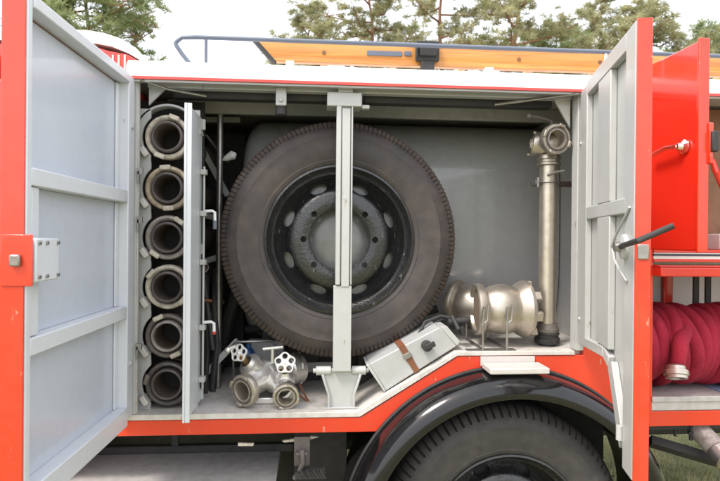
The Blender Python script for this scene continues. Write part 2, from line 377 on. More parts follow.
# water tank, horizontal rounded vessel
tk = MB(); tzc = (Zt+Zrf)/2-.034; hy, hz = .62, (Zt-Zrf)/2+.052; yc = 1.06
tx0, tx1 = gx(240,.45), 1.135
def ring(x, sc, n=64):
    out = []
    for i in range(n):
        a = 2*pi*i/n; ca, sa = cos(a), sin(a); p = 2/4.2
        out.append((x, yc+math.copysign(abs(ca)**p, ca)*hy*(1-(1-sc)*.5), tzc+math.copysign(abs(sa)**p, sa)*hz*sc))
    return out
rs = [ring(tx0, .72), ring(tx0+.004, .84), ring(tx0+.02, .92), ring(tx0+.045, .97), ring(tx0+.08, 1.)] + [ring(tx0+.08+(tx1-tx0-.08)*k/6, 1.) for k in range(1,7)]
vs_ = [p for r in rs for p in r]; n = 64
fs_ = [(i*n+j, i*n+(j+1)%n, (i+1)*n+(j+1)%n, (i+1)*n+j) for i in range(len(rs)-1) for j in range(n)] + [tuple(range(n)), tuple(range(len(vs_)-n, len(vs_)))]
MB().add(vs_, fs_).build('water_tank', 'tank', truck, ang=50)
cr_ = MB()
cr_.box(tx0+.05, s2-.02, .50, .56, Zf+.06, Zf+.15); cr_.box(tx0+.1, tx0+.16, .45, .9, Zf, Zrf+.02); cr_.box(s1-.2, s1-.12, .47, .9, Zf, Zrf+.05)
build_each(cr_, 'tank_cradle', 'black', truck, bevel=.005)
pipes = MB()
pipes.tube([(tx0+.02,.55,Zf+.22),(tx0+.3,.46,Zf+.27),(tx0+.62,.45,Zf+.25),(s2+.02,.42,Zrf+.1)], .018)
pipes.tube([(tx0-.12,.6,Zf+.02),(tx0-.06,.55,Zf+.3),(tx0+.02,.5,Zf+.52)], .03)
build_each(pipes, 'pipe', 'black', truck)
MB().box(gx(247,.40,345), gx(284,.40,345), .40, .47, gz(362,.40,265), gz(341,.40,265)).build('junction_box', 'grey', truck, bevel=.006)
MB().box(gx(296,.46,350), gx(345,.46,350), .455, .50, gz(372,.46,320), gz(362,.46,320)).build('cross_bar', 'grey', truck, bevel=.003)

MB().lathe((at(339.8,239.6,.13).x,.235,at(339.8,239.6,.13).z),(0,1,0),[(.0001,-.018),(.05,-.016),(.125,-.010),(.15,.004),(.242,.013),(.242,.022),(.0001,.03)],48).build('wheel_carrier','carrier',truck)
MB().cyl((at(339.8,239.6,.13).x,.26,at(339.8,239.6,.13).z),(at(339.8,239.6,.13).x,.5,at(339.8,239.6,.13).z),.06).build('carrier_arm','tank',truck)
# retaining post in front of the spare wheel
po = MB(); pY = .012
pa, pb = at(348,104,pY), at(344,286,pY)
px0, px1 = gx(336,pY,200), gx(352.5,pY,200)
po.box(px0, px0+.018, pY, pY+.045, gz(285,pY), gz(104,pY)); po.box(px1-.006, px1, pY, pY+.045, gz(285,pY), gz(104,pY))
po.box(px0+.018, px1-.006, pY+.012, pY+.04, gz(283,pY), gz(104,pY))
post = po.build('retaining_post', 'grey', truck, bevel=.0025)
MB().box(px0+.022, px1-.01, pY+.003, pY+.0115, gz(287,pY), gz(108,pY)).build('slide_bar', 'grey', post, bevel=.002)
MB().box(px0-.006, px1+.000, pY+.006, pY+.046, gz(372,pY), gz(286,pY)).build('lower_arm', 'grey', post, bevel=.002)
tbk = MB(); tbk.box(gx(326), gx(361), .01, .10, gz(106,.01), gz(92,.01)); tbk.box(gx(361), gx(369), .02, .05, gz(108,.02), gz(104,.02)); tbk.box(gx(337),gx(352),.012,.09,gz(92,.01),Zt+.02)
tbk.build('top_bracket', 'grey', truck, bevel=.003)
bz0, bz1 = gz(376,.04), gz(368,.04)
fb = MB(); xc_ = gx(341.5,.04,380); zc_ = gz(371,.04)
fb.cyl((gx(316,.04,371),.05,zc_),(gx(331,.04,371),.05,zc_),.017); fb.cyl((gx(352,.04,371),.05,zc_),(gx(366,.04,371),.05,zc_),.017)
fb.cyl((gx(313,.04,371),.05,zc_),(gx(369,.04,371),.05,zc_),.009)
hw = .5*(gx(360,.04)-gx(322,.04)); h2 = .5*(gx(355,.04)-gx(330,.04))
fb.prism([(xc_-hw,.045,zc_-.006),(xc_+hw,.045,zc_-.006),(xc_+h2*1.2,.045,zc_-.055),(xc_+h2,.045,zc_-.09),(xc_+h2,.045,Zf),(xc_-h2,.045,Zf),(xc_-h2,.045,zc_-.09),(xc_-h2*1.2,.045,zc_-.055)], (0,.008,0))
for sg in (-1,1):
    fb.tube([(xc_+sg*hw,.036,zc_-.012),(xc_+sg*h2*1.25,.036,zc_-.055),(xc_+sg*h2,.036,zc_-.09),(xc_+sg*h2,.036,Zf+.002)], .0055, 8)
fb.box(xc_-h2-.02, xc_+h2+.02, .03, .09, Zf, Zf+.006)
fb.build('post_foot', 'grey', truck, bevel=.0015)

# ------------------------------------------------------------------ hose rack on the left with its open flap
rY = .12; fx0 = gx(201.5, .12, 250)
cyp = [137, 188, 237.5, 287, 336, 384]
CT = [at(167.5, y, rY-.05) for y in cyp]; RT = .086
def rack_side(sgn, xe):
    pts = []; zt, zb = gz(112,rY,160), gz(406,rY,160)
    n = 220; last = None
    for i in range(n+1):
        z = zt+(zb-zt)*i/n; best = 1e9; cx = CT[0].x
        for c in CT:
            if abs(z-c.z) < best: best = abs(z-c.z); cx = c.x
        r = RT+.008
        x = cx+sgn*(math.sqrt(max(r*r-best*best, .0)) if best < r else 0)
        lim = cx+sgn*.062
        x = x if abs(x-cx) > .062 else lim
        pts.append(Vector((x, rY-.05, z)))
    pts += [Vector((xe,rY-.05,zb)), Vector((xe,rY-.05,zt))]
    return pts
rk = MB()
rk.prism(rack_side(-1, XL-.03), (0,.012,0))
rk.prism(rack_side(1, gx(202,rY,200)), (0,.012,0))
zr = CT[0].z
a_o = arc((CT[0].x, CT[0].z), RT+.040, 0.12, pi-.12, 20, rY-.05); a_i = arc((CT[0].x, CT[0].z), RT+.031, 0.12, pi-.12, 20, rY-.05)
rk.prism(a_o+a_i[::-1], (0,.05,0))
rack = rk.build('hose_rack', 'grey', truck, bevel=.0015)
lip = MB()
for c in CT:
    for sg in (-1,):
        a = R_(215); lip.obox((c.x+cos(a)*(RT+.016), rY-.045, c.z+sin(a)*(RT+.016)), (cos(a),0,sin(a)), (0,1,0), (-sin(a),0,cos(a)), .011, .024, .020)
build_each(lip, 'support_tab', 'warmgrey', rack, bevel=.004)
kl = MB()
for yy in (222, 345, 175): kl.box(gx(137.5), gx(143), -.012, -.003, gz(yy+3), gz(yy-3)); kl.box(gx(138), gx(139.5), -.012, -.003, gz(yy+12), gz(yy))
build_each(kl, 'striker', 'steel', truck)
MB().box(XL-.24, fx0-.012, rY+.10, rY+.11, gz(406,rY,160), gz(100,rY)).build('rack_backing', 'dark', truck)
# back plate (dark) and shelf below the tubes
MB().box(gx(143,rY), gx(205,rY), rY-.02, rY+.06, gz(412,rY,170), gz(406.5,rY,170)).build('rack_shelf', 'cream', truck)
# flap: hinged at the right of the rack, standing straight out
fx = gx(201.5, rY, 250); z0_, z1_ = gz(401,rY,200), gz(119,rY,200)
fl = MB(); fl.box(fx-.008, fx, rY-.265, rY-.005, z0_, z1_); fl.box(fx+.0, fx+.016, rY-.262, rY-.255, z0_, z1_)
flap = fl.build('rack_flap', 'door', truck, bevel=.0015)
bo = MB()
bo.tube([(fx+.014, rY-.03, gz(170,rY)),(fx+.014, rY-.03, gz(385,rY))], .0045, 8)
for yy in (175, 215, 262, 325, 375): bo.box(fx+.001, fx+.024, rY-.045, rY-.015, gz(yy+3,rY), gz(yy-2,rY))
bo.build('bolt_rod', 'grey', flap, bevel=.001)
for yy, cc in ((213,'blue'),(322,'signalred')):
    z = gz(yy,rY-.03); hk = MB(); hk.tube([(fx+.015,rY-.03,z),(fx+.045,rY-.03,z+.002),(fx+.055,rY-.03,z-.004),(fx+.056,rY-.03,z-.035)], .006, 8)
    hk.build('bolt_handle', 'white', flap)
    MB().cyl((fx+.056,rY-.03,z-.035),(fx+.056,rY-.03,z-.068 if cc=='blue' else z-.045),.008).build('grip', cc if cc=='signalred' else 'rail', flap)
hg = MB()
for yy in (128, 250, 392): hg.cyl((fx+.004,rY,gz(yy+5,rY)),(fx+.004,rY,gz(yy-5,rY)),.008)
build_each(hg, 'hinge','grey',flap)

# ------------------------------------------------------------------ doors
def door_frame(hin, out, zrange, members, thick, tmat, name):
    """hin/out: inner face bottom-line points (x,y); returns helper q(u, z, depth) -> point; depth>0 goes to the outside skin"""
    h = Vector((hin[0], hin[1], 0)); o = Vector((out[0], out[1], 0)); w = (o-h).length; t = (o-h)/w
    nrm = Vector((t.y, -t.x, 0))
    return h, t, w, nrm
# left door
dh = at(134, 240, -.01); hinL = (dh.x, -.012)
zO = 1.364-2.1
oL = Vector((at(26, 250, zO).x, zO))
h = Vector((hinL[0], hinL[1], 0)); o = Vector((oL.x, oL.y, 0)); wL = (o-h).length; t = (o-h)/wL
outn = Vector((-t.y, t.x, 0));
if outn.x > 0: outn = -outn
def ql(u, z, d): return h + t*u + outn*d + Vector((0,0,z))
def qbox(mb, q, u0, u1, z0, z1, d0, d1):
    v = [q(u,z,d) for u in (u0,u1) for d in (d0,d1) for z in (z0,z1)]
    return mb.add(v, [(0,1,3,2),(4,6,7,5),(0,4,5,1),(2,3,7,6),(0,2,6,4),(1,5,7,3)])
zt, zb = Zt+.004, Zf+.004
zm1, zm2 = gz(192,0,133), gz(304,0,133); rh = .043
doorL = MB()
TH = .056
qbox(doorL, ql, 0, wL, zb-.01, zt+.01, TH-.006, TH)                      # outer skin
qbox(doorL, ql, wL+.0005, wL+.006, zb-.01, zt+.01, 0.002, TH)           # edge flange

doorL = doorL.build('door', 'red', truck, bevel=.0015)
fr = MB()
qbox(fr, ql, 0, .058, zb, zt, .0, TH-.008)                               # hinge stile
qbox(fr, ql, wL-.024, wL-.001, zb, zt, .0, TH-.008)                      # outer stile
qbox(fr, ql, .0585, wL-.0245, zt-.030, zt+.000, -.004, TH-.0085); qbox(fr, ql, .0585, wL-.0245, zb-.022, zb+.042, -.004, TH-.0085)
qbox(fr, ql, .0585, wL-.0245, zm1-rh, zm1, .001, TH-.010)
qbox(fr, ql, .0585, wL-.0245, zm2-rh, zm2, .001, TH-.010)
fr.build('frame', 'door', doorL, bevel=.003)
ch = MB(); qbox(ch, ql, wL-.075, wL-.040, zm2+.002, zm1-rh-.002, .008, TH-.0205)
ch.build('channel', 'door', doorL, bevel=.003)
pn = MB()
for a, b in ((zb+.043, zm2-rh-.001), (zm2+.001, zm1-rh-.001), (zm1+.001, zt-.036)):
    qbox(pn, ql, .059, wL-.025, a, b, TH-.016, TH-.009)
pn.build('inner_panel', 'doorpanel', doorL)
bd = MB()
for a, b in ((zb+.043, zm2-rh-.001), (zm2+.001, zm1-rh-.001), (zm1+.001, zt-.036)):
    qbox(bd, ql, .059, .085, a, b, TH-.024, TH-.0165)
bd.build('panel_edge', 'door', doorL, bevel=.003)
lk = MB(); lz0, lz1 = gz(281, zO+.05, 40), gz(238, zO+.05, 40)
lku = wL-.10
qbox(lk, ql, wL-.115, wL-.002, lz0, lz1, -.022, -.0005)
lockb = lk.build('lock_box', 'door', doorL, bevel=.004)
sc = MB()
for uu in (wL-.105, wL-.05, wL-.015):
    for zz in (lz0+.012, lz1-.012): sc.cyl(ql(uu,zz,-.022), ql(uu,zz,-.027), .0045, n=10)
build_each(sc, 'screw', 'steel', doorL)
lf = MB(); qbox(lf, ql, wL+.0065, wL+.010, lz0-.008, lz1+.008, -.02, TH-.004); lf.build('edge_plate', 'red', doorL, bevel=.003)
lt = MB(); qbox(lt, ql, wL+.0105, wL+.022, (lz0+lz1)/2-.014, (lz0+lz1)/2+.014, .004, .028); lt.build('latch_bolt', 'steel', doorL, bevel=.004)
hn = MB()
for yy in (128, 362): hn.cyl(ql(.03, gz(yy,-.02,130), 0), ql(.03, gz(yy,-.02,130), -.008), .008)
build_each(hn, 'bolt_head', 'grey', doorL)
# stays
MB().tube([(XL+.02,-.02,Zt-.0),(XL+.11,.02,Zt-.022),(gx(202),.06,Zt-.034)], .005, 8).build('door_stay', 'steel', truck)
MB().tube([(XR-.015,-.02,Zt-.005),(gx(500),.08,Zt-.030)], .006, 8).build('door_stay', 'steel', truck)

# right door: follows the raised floor, so its foot steps down away from the hinge
zO2 = 1.42-2.1
hR = Vector((XR+.002, -.012, 0)); oR = Vector((at(634, 240, zO2).x, zO2, 0)); wR = (oR-hR).length; tR = (oR-hR)/wR
outR = Vector((-tR.y, tR.x, 0))
if outR.x < 0: outR = -outR
def qr(u, z, d): return hR + tR*u + outR*d + Vector((0,0,z))
def onR(px, py):                                # photo point carried onto the inner face of the right door
    dd = ROT @ Vector(((px-360)/560.0, (240.5-py)/560.0, -1.0)); nn = Vector((outR.x, outR.y, 0))
    p = CAM + dd*((hR-CAM).dot(nn)/dd.dot(nn)); return ((p-hR).dot(tR), p.z)
zrb_ = Zrf+.018; uS, zS = onR(602,357); zbR = Zf+.004; zd0 = onR(607,367)[1]; u2 = onR(607,367)[0]
u3, z3_ = onR(618.5,448)
def shape(mb, d0, d1, ins=0.):
    pts = [(ins, zrb_+ins), (uS, zS+ins), (u2+ins*.5, zd0+ins), (u3+ins, z3_+ins), (u3+.02, zbR+ins), (wR-ins, zbR+ins), (wR-ins, zt-ins), (ins, zt-ins)]
    return mb.prism([qr(u,z,d0) for u,z in pts], outR*(d1-d0))
THR = .040
dr = MB(); shape(dr, THR-.006, THR); qbox(dr, qr, wR+.0005, wR+.006, zbR-.01, zt+.015, .001, THR)

doorR = dr.build('door', 'red', truck, bevel=.0015)
pn = MB(); shape(pn, THR-.018, THR-.008, .01); pn.build('inner_panel', 'grey', doorR)
fr = MB(); D1 = THR-.0185
def bar(u0, z0, u1, z1, w, d0=0., d1=D1):
    a = Vector((u0,z0)); b = Vector((u1,z1)); n_ = Vector((-(b-a).y, (b-a).x)).normalized()*w
    pts = [(a.x,a.y),(b.x,b.y),(b.x+n_.x,b.y+n_.y),(a.x+n_.x,a.y+n_.y)]
    fr.prism([qr(u,z,d0) for u,z in pts], outR*(d1-d0))
zmr = gz(215,0,577)
uh0 = onR(586,200)[0]; uo0 = onR(624.5,200)[0]; um0 = onR(597,200)[0]; um1 = onR(609,200)[0]
qbox(fr, qr, 0, uh0, zrb_+.03, zt, 0, D1); qbox(fr, qr, uo0, wR-.001, zbR+.01, zt+.012, 0, D1)
qbox(fr, qr, uh0+.0005, uo0-.0005, zt-.04, zt+.012, 0, D1)
qbox(fr, qr, uh0+.0005, uo0-.0005, zmr-.022, zmr+.022, .001, D1)
qbox(fr, qr, um0, um1, zmr+.0225, zt-.0405, .001, D1); qbox(fr, qr, um0, um1, zS+.036, zmr-.0225, .001, D1)
bar(0, zrb_, uS, zS, .034, .0005); bar(uS+.001, zS, u2, zd0, .036, .0008); bar(u2+.001, zd0, u3, z3_, .05, .0011)
fr.build('frame', 'grey', doorR, bevel=.003)
# lock gear: rod, round plate and black lever
uh = wR-.075; zh = at(623, 247, -.66).z
lg = MB(); lg.lathe(qr(uh,zh,-.0005), -outR, [(.0001,.014),(.022,.014),(.034,.010),(.036,0.),(.0001,0)], 28)
lg.tube([qr(*onR(a_, b_), -.004) for a_, b_ in ((631,207),(627,216),(621,228),(616,238),(613,247))], .0035, 8)
lg.tube([qr(*onR(a_, b_), -.004) for a_, b_ in ((614,250),(616,260),(621,270),(628,281))], .003, 8)
lg.build('lock_plate', 'grey', doorR)
p0 = qr(uh, zh, -.014); p1 = at(640, 240, -.82); p2 = at(674, 225.5, -.86)
MB().tube([p0, p0+(p1-p0)*.25+Vector((-.004,-.002,0)), p1, p2], .0075, 12).build('handle', 'black', doorR)
MB().cyl(qr(uh,zh,-.012), qr(uh,zh,-.03), .014).build('handle_hub', 'steel', doorR)
lt = MB(); zz = at(642,252,-.72).z
qbox(lt, qr, wR+.0065, wR+.012, zz-.02, zz+.02, .006, .034); lt.build('latch_bolt', 'steel', doorR, bevel=.003)
lt = MB()
for zq in (gz(460,-.5,625),): lt.cyl(qr(wR-.10,zd0-.13,-.004), qr(wR-.10,zd0-.17,-.004), .010)
lt.cyl(qr(.025,gz(140),-.006), qr(.025,gz(140),0), .007); lt.cyl(qr(.025,gz(318),-.006), qr(.025,gz(318),0), .007)
build_each(lt, 'bolt_head', 'grey', doorR)

# ------------------------------------------------------------------ fender
fd = MB()
fp = [(RA+.004,.0),(RA+.002,-.02),(RA-.002,-.085),(RA-.012,-.115),(RA-.035,-.135),(RA-.055,-.142),(RA-.074,-.142),(RA-.080,-.137),(RA-.076,-.130),(RA-.055,-.130),(RA-.035,-.122),(RA-.020,-.10),(RA-.012,-.06),(RA-.010,.3),(RA-.004,.3),(RA-.003,.0)]
c3 = Vector((ARC[0], 0, ARC[1]))
k = len(fp); nA = 72; vs_ = []
for i in range(nA+1):
    a = R_(-22)+R_(224)*i/nA
    for r, y in fp: vs_.append((c3.x+r*cos(a), y, c3.z+r*sin(a)))
fs_ = [(i*k+j, i*k+(j+1)%k, (i+1)*k+(j+1)%k, (i+1)*k+j) for i in range(nA) for j in range(k)] + [tuple(range(k)), tuple(range(nA*k, nA*k+k))]
fender = MB().add(vs_, fs_).build('fender', 'blackgloss', truck, ang=40)
bdm = MB(); bdm.tube(arc((c3.x,c3.z), RA+.008, R_(-5), R_(185), 60, -.006), .007, 8); bdm.build('rubber_bead', 'seal', truck)
sp = MB(); sa, sb = gx(484,-.05,365), gx(546,-.05,365)
zs = ARC[1]+RA
sp.box(sa+.004, sb-.012, -.115, -.012, zs+.004, zs+.026)
step = sp.build('step_pad', 'wear', truck, bevel=.004)
MB().box(sa-.0, gx(534,0,355), -.0095, -.0035, Zrf-.066, Zrf-.030).build('scuff_plate', 'wear', truck, bevel=.001)
wl_ = MB(); wl_.box(c3.x-.55, c3.x+.55, .302, .32, c3.z-.2, Zrf-.04); wl_.build('wheel_well', 'dark', truck)

# ------------------------------------------------------------------ wheels
def make_wheel(root, c, tyre_mat, tread_mat, hand=8, Rt=.477, teeth=156, gd_=.0038, sg_=7, gw_=1):
    """wheel standing in the XZ plane, outer face towards -Y at c.y"""
    c = Vector(c)
    prof = [(.284,.035),(.287,.012),(.296,.003),(.312,-.004),(.316,-.0052),(.319,-.004),(.345,-.011),(.372,-.0135),(.398,-.011),(.401,-.0122),(.404,-.0105),(.422,-.006),(.438,.003),
            (.450,.012),(.460,.022),(.468,.034),(.474,.050),(.4765,.072)]
    full = prof+[(.4775,.11),(.4765,.148)]+[(r,.22-t_) for r,t_ in prof[::-1]]
    i0, i1 = 13, 17
    def wob(i, j, r, t_):
        m = i % sg_
        if (i0 <= j <= i1) and m >= sg_-gw_: return (r-gd_, t_+gd_ if j < i1 else t_)
        jj = len(full)-1-j
        if (i0 <= jj <= i1) and m >= sg_-gw_: return (r-gd_, t_-gd_ if jj < i1 else t_)
        return (r, t_)
    d = Vector((0,1,0))
    tyre = MB().lathe(c, d, [(.284+(r-.284)*(Rt-.284)/.1935, t_) for r,t_ in full], teeth*sg_, closed=True, wob=wob)
    ty = tyre.build('tyre', tyre_mat, root, ang=32)
    ty.data.materials.append(MT[tread_mat])
    for p in ty.data.polygons:
        cc = p.center-c; rr = math.hypot(cc.x, cc.z)
        if rr > .452*Rt/.4775: p.material_index = 1
    gr = MB().torus(c+d*.168, d, .415, .004, 60, 6)
    # rim: flange, well, sloped disc and centre plate
    rp = [(.270,.034),(.283,.012),(.287,.004),(.284,-.004),(.277,-.006),(.272,.000),(.266,.012),(.258,.020),(.252,.026),(.249,.055),(.246,.085),(.238,.095),
          (.214,.082),(.203,.068),(.198,.050),(.190,.040),(.176,.034),(.150,.032),(.122,.034),(.116,.037),(.1145,.044),(.1145,.056),(.120,.056),(.150,.046),(.176,.048),(.186,.056),(.190,.075),(.205,.092),(.238,.108),(.250,.11),(.255,.19),(.275,.20)]
    rp = [(r*1.045, t_) for r,t_ in rp]
    rim = MB().lathe(c, d, rp, 96, closed=True).build('rim', 'rimblack', root, ang=32)
    ct = MB()
    for i in range(8):
        a = i*pi/4; ct.cyl(c+Vector((cos(a)*.1445,0.0,sin(a)*.1445)), c+Vector((cos(a)*.1445,.08,sin(a)*.1445)), .0125, n=18)
        a += pi/8; e_ = Vector((cos(a),0,sin(a))); tn = Vector((-sin(a),0,cos(a))); cc = c+e_*.221
        pts = [cc+tn*cos(b)*.036+e_*sin(b)*.0185 for b in [2*pi*q/20 for q in range(20)]]
        ct.prism([p+Vector((0,.01,0)) for p in pts], (0,.12,0))
    cut(rim, ct)
    return ty, rim
sw_c = at(339.8, 239.6, .13)
spare = empty('spare_wheel', (sw_c.x, .28, sw_c.z-.477), 'large brown-black spare wheel standing behind the grey upright post in the open locker', 'wheel')
ty1, rim1 = make_wheel(spare, sw_c, 'rubber', 'tread', Rt=.483)
# road wheel, part of the truck: wheel > tyre, rim
wc = Vector((at(509, 525, .0).x, .005, .458))
ty2, rim2 = make_wheel(spare, sw_c, 'rubber2', 'rubber2', teeth=88, gd_=.009, sg_=6, gw_=1)
wh = bpy.data.objects.new('wheel', None); COL.objects.link(wh); wh.location = wc; wh.parent = truck; wh.matrix_parent_inverse = truck.matrix_basis.inverted()
for src, nm in ((ty2,'tyre'),(rim2,'rim')):
    me = src.data.copy(); me.transform(Matrix.Translation(-sw_c))
    o_ = bpy.data.objects.new(nm, me); COL.objects.link(o_); o_.parent = wh
    bpy.data.objects.remove(src)
hb = MB().lathe((0,0,0), (0,1,0), [(.0001,-.02),(.06,-.02),(.075,0.),(.11,.03),(.112,.06)], 32); dr_ = MB().lathe((0,0,0),(0,1,0),[(.0001,.115),(.245,.115),(.25,.125),(.25,.24),(.0001,.24)],40).build('brake_drum','dark'); dr_.parent = wh
hb = hb.build('hub', 'black'); hb.parent = wh
w2 = copy_tree(wh); w2.parent = truck; w2.location = wc+Vector((0,2.2,0)); w2.matrix_parent_inverse = truck.matrix_basis.inverted()
w3 = copy_tree(wh); w3.parent = truck; w3.location = wc+Vector((-3.2,.0,0)); w3.matrix_parent_inverse = truck.matrix_basis.inverted()
w4 = copy_tree(wh); w4.parent = truck; w4.location = wc+Vector((-3.2,2.2,0)); w4.matrix_parent_inverse = truck.matrix_basis.inverted()

# ------------------------------------------------------------------ cab to the left (front of the truck)
cy = .28
pts = [at(30,31,cy), at(86,30,cy), at(104,33,cy), at(122,39,cy), at(136,48,cy), at(146,60,cy), at(145,63,cy), at(128,53,cy), at(112,46.5,cy), at(97,43.5,cy), at(30,43,cy)]
pts[0] = Vector((-3.6, cy, pts[1].z-.08)); pts[-1] = Vector((-3.6, cy, pts[-2].z))
MB().prism([(p.x,cy,p.z) for p in pts], (0,1.75,0)).build('cab_roof', 'white', truck, ang=50)
cbx = at(128,60,cy+.03).x; cbz = at(97,46,cy).z
cb = MB(); cb.prism([(-3.5,cy+.004,cbz-.003),(at(97,50,cy).x-.01,cy+.004,cbz-.003),(at(112,50,cy).x-.01,cy+.004,at(112,50,cy).z-.004),(at(127,53,cy).x,cy+.004,at(128,53,cy).z-.005),(at(143,61,cy).x,cy+.004,at(144,62,cy).z-.004),(at(143,61,cy).x,cy+.004,Zt-.3),(-3.5,cy+.004,Zt-.3)], (0,1.6,0))
cb.build('cab_upper_wall', 'deepred', truck)
rb = MB()
for pxx in (100,106,112,118,124): xx = at(pxx,60,cy).x; rb.box(xx, xx+.006, cy-.002, cy+.0035, Zt-.2, at(pxx,52,cy).z-.012)
build_each(rb, 'wall_rib', 'white', truck)
MB().box(-3.5, XL-.30, .02, 2.4, Zrb-.35, Zrb+.25).build('cab_skirt', 'black', truck, bevel=.01)
cl = MB(); cl.box(-3.5, XL-.30, .02, 2.4, Zrb+.252, Zrb+.55); cl.box(XL-.50, XL-.30, .02, 2.4, Zrb+.55, Zt); cl.box(-3.5, -1.3, .02, 2.4, Zt-.12, Zt+.18)
cl.build('cab_body', 'deepred', truck, bevel=.01)
MB().box(-2.6, XL-.501, .06, .07, Zrb+.55, Zt-.121).build('cab_window', 'stripe', truck)

# ------------------------------------------------------------------ roof railing
ry = .06; rl = MB()
zr0 = at(300,41,ry).z
xa = at(179,42,ry).x
path = [at(190,64,ry+.0), at(182,54,ry), at(177,46.5,ry), at(175.5,43.5,ry), at(177,41.3,ry), Vector((at(182,40,ry).x,ry,zr0-.003)), Vector((at(196,39,ry).x,ry,zr0)), Vector((XEND-.2,ry,zr0))]
rl.tube(path, .0085, 10)
for pxx in (206,): rl.tube([(at(pxx,42,ry).x,ry,zr0),(at(pxx,42,ry).x,ry,zb1)], .006, 8)
rail = rl.build('roof_railing', 'rail', truck, ang=60)
rl2 = MB(); rl2.tube([p+Vector((0,2.1,0)) for p in path], .0085, 10)
rl2.build('roof_railing', 'rail', truck)
rs_ = MB()
for xx in (1.15, 1.9, 2.6): rs_.tube([(xx,ry,zr0),(xx,ry,zb1)], .006, 8)
for pxx in (290, 489): rs_.box(at(pxx-4,62,.02).x, at(pxx+4,62,.02).x, .01, .035, zb1-.01, zb1+.018)
build_each(rs_, 'railing_foot', 'white', truck, bevel=.002)
# wooden ladder on the roof
ly = .14
lz1 = at(420,46,ly).z; lz0 = at(420,66,ly).z
lad = empty('wooden_ladder', (1.2, .4, zb1), 'orange varnished wooden ladder lying on edge along the white roof', 'ladder')
for yy in (ly, ly+.46):
    m = MB(); m.prism([(at(253,43,ly).x,yy,lz1),(XEND-.3,yy,lz1),(XEND-.3,yy,lz0),(at(274,60,ly).x,yy,lz0)], (0,.032,0))
    rr = m.build('side_rail', 'wood', lad, bevel=.003)
    s_ = MB(); s_.box(at(253,43,ly).x, XEND-.3, yy-.002, yy+.034, lz1+.001, lz1+.008)
    s_.build('edge_strip', 'black', rr)
    if yy == ly:
        s_ = MB(); s_.box(at(367,52,ly).x, at(402,52,ly).x, yy-.0035, yy-.0005, at(380,56,ly).z, at(380,51,ly).z)
        s_.box(at(404,53,ly).x, at(411,53,ly).x, yy-.006, yy-.0005, at(405,56,ly).z, at(405,51.5,ly).z)
        s_.build('metal_inlay', 'rail', rr, bevel=.0015)
        s_ = MB(); s_.prism([(at(251,43,ly).x,yy-.003,lz1+.006),(at(256,43,ly).x,yy-.003,lz1+.006),(at(276,60,ly).x,yy-.003,lz0),(at(271,60,ly).x,yy-.003,lz0)], (0,.038,0)); s_.build('end_shoe','black',rr)
        s_ = MB()
        for pxx in (324, 519, 600): q = at(pxx,56,ly); s_.cyl((q.x,yy-.003,(lz0+lz1)/2),(q.x,yy+.0,(lz0+lz1)/2),.008,n=14)
        build_each(s_, 'rung_end','brown',rr)
for i in range(9):
    xx = at(324,56,ly).x+i*.30
    MB().cyl((xx,ly+.033,(lz0+lz1)/2),(xx,ly+.459,(lz0+lz1)/2),.014).build('rung','wood',lad)
cm = MB(); a_, b_ = at(416,50,ly-.02), at(439,50,ly-.02)
cm.box(a_.x, b_.x, ly-.03, ly-.004, lz0+.015, lz1+.012); cm.box(a_.x+.012, b_.x-.012, ly-.045, ly-.031, lz0+.03, lz1-.01); cm.box(a_.x+.02,b_.x-.02,ly-.03,ly-.006,zb1,lz0+.0149); cm.box(a_.x-.004,a_.x+.006,ly-.04,ly-.031,lz0+.02,lz1)
cm.build('ladder_clamp', 'black', truck, bevel=.003)

# ------------------------------------------------------------------ rear locker on the right
rzf = at(690,397,0).z; rc1 = XEND-.4
rr = MB(); rr.box(RC0-.002, rc1, .0, .04, Zrt+.006, rzf-.0); rr.box(RC0-.002, rc1, -.006, -.0005, rzf-.018, rzf+.004)
rr.build('rear_sill', 'alplate', truck, bevel=.003)
MB().box(RC0, rc1, .041, 1.0, rzf-.03, rzf-.008).build('rear_floor', 'alplate', truck)
MB().box(RC0+.35, RC0+.85, .06, .5, rzf-.0075, rzf-.004).build('floor_mat', 'matblue', truck)
MB().box(RC0-.03, RC0-.004, .04, 1.0, Zrf, Zt).build('rear_end_wall', 'grey', truck)
MB().box(RC0-.03, rc1, .75, .78, rzf, Zt+.02).build('rear_back_wall', 'white', truck)
MB().box(rc1, rc1+.03, .04, 1.0, rzf, Zt).build('rear_end_wall', 'grey', truck)
MB().box(RC0, rc1, .04, 1.0, Zt+.022, Zt+.03).build('rear_ceiling', 'grey', truck)
sf0, sf1 = at(690,262,0).z, at(690,250,0).z
MB().box(RC0-.002, rc1, -.004, .03, sf0+.012, sf1-.012).build('shelf_edge', 'white', truck)
sh = MB(); sh.box(RC0-.002, rc1, -.006, .7, sf1-.0115, sf1+.002); sh.box(RC0-.002, rc1, -.006, .03, sf0, sf0+.0115)
sh.build('shelf', 'deepred', truck, bevel=.001)
MB().box(RC0-.002, rc1, -.008, .03, sf0+.024, sf0+.032).build('shelf_stripe', 'stripe', truck)
gd = MB(); z2 = at(690,276,.0).z; z3 = at(690,265,.0).z
gd.box(RC0-.002, rc1, -.05, .02, z2, z3-.008); gd.box(RC0-.002, rc1,-.045,.1,z3-.008,z3)
gd.build('drop_rail', 'deepred', truck, bevel=.004)
MB().box(at(664,290,.42).x, at(673,290,.42).x, .42, .46, rzf, z2).build('red_upright', 'deepred', truck, bevel=.002)
MB().box(at(653,290,.44).x, at(661,290,.44).x, .44, .46, rzf, z2).build('grey_upright', 'grey', truck)
sl = MB()
for pxx in (694,706): q = at(pxx,285,.3); sl.box(q.x, q.x+.025, .3, .31, rzf+.1, z2)
build_each(sl, 'dark_upright', 'black', truck)
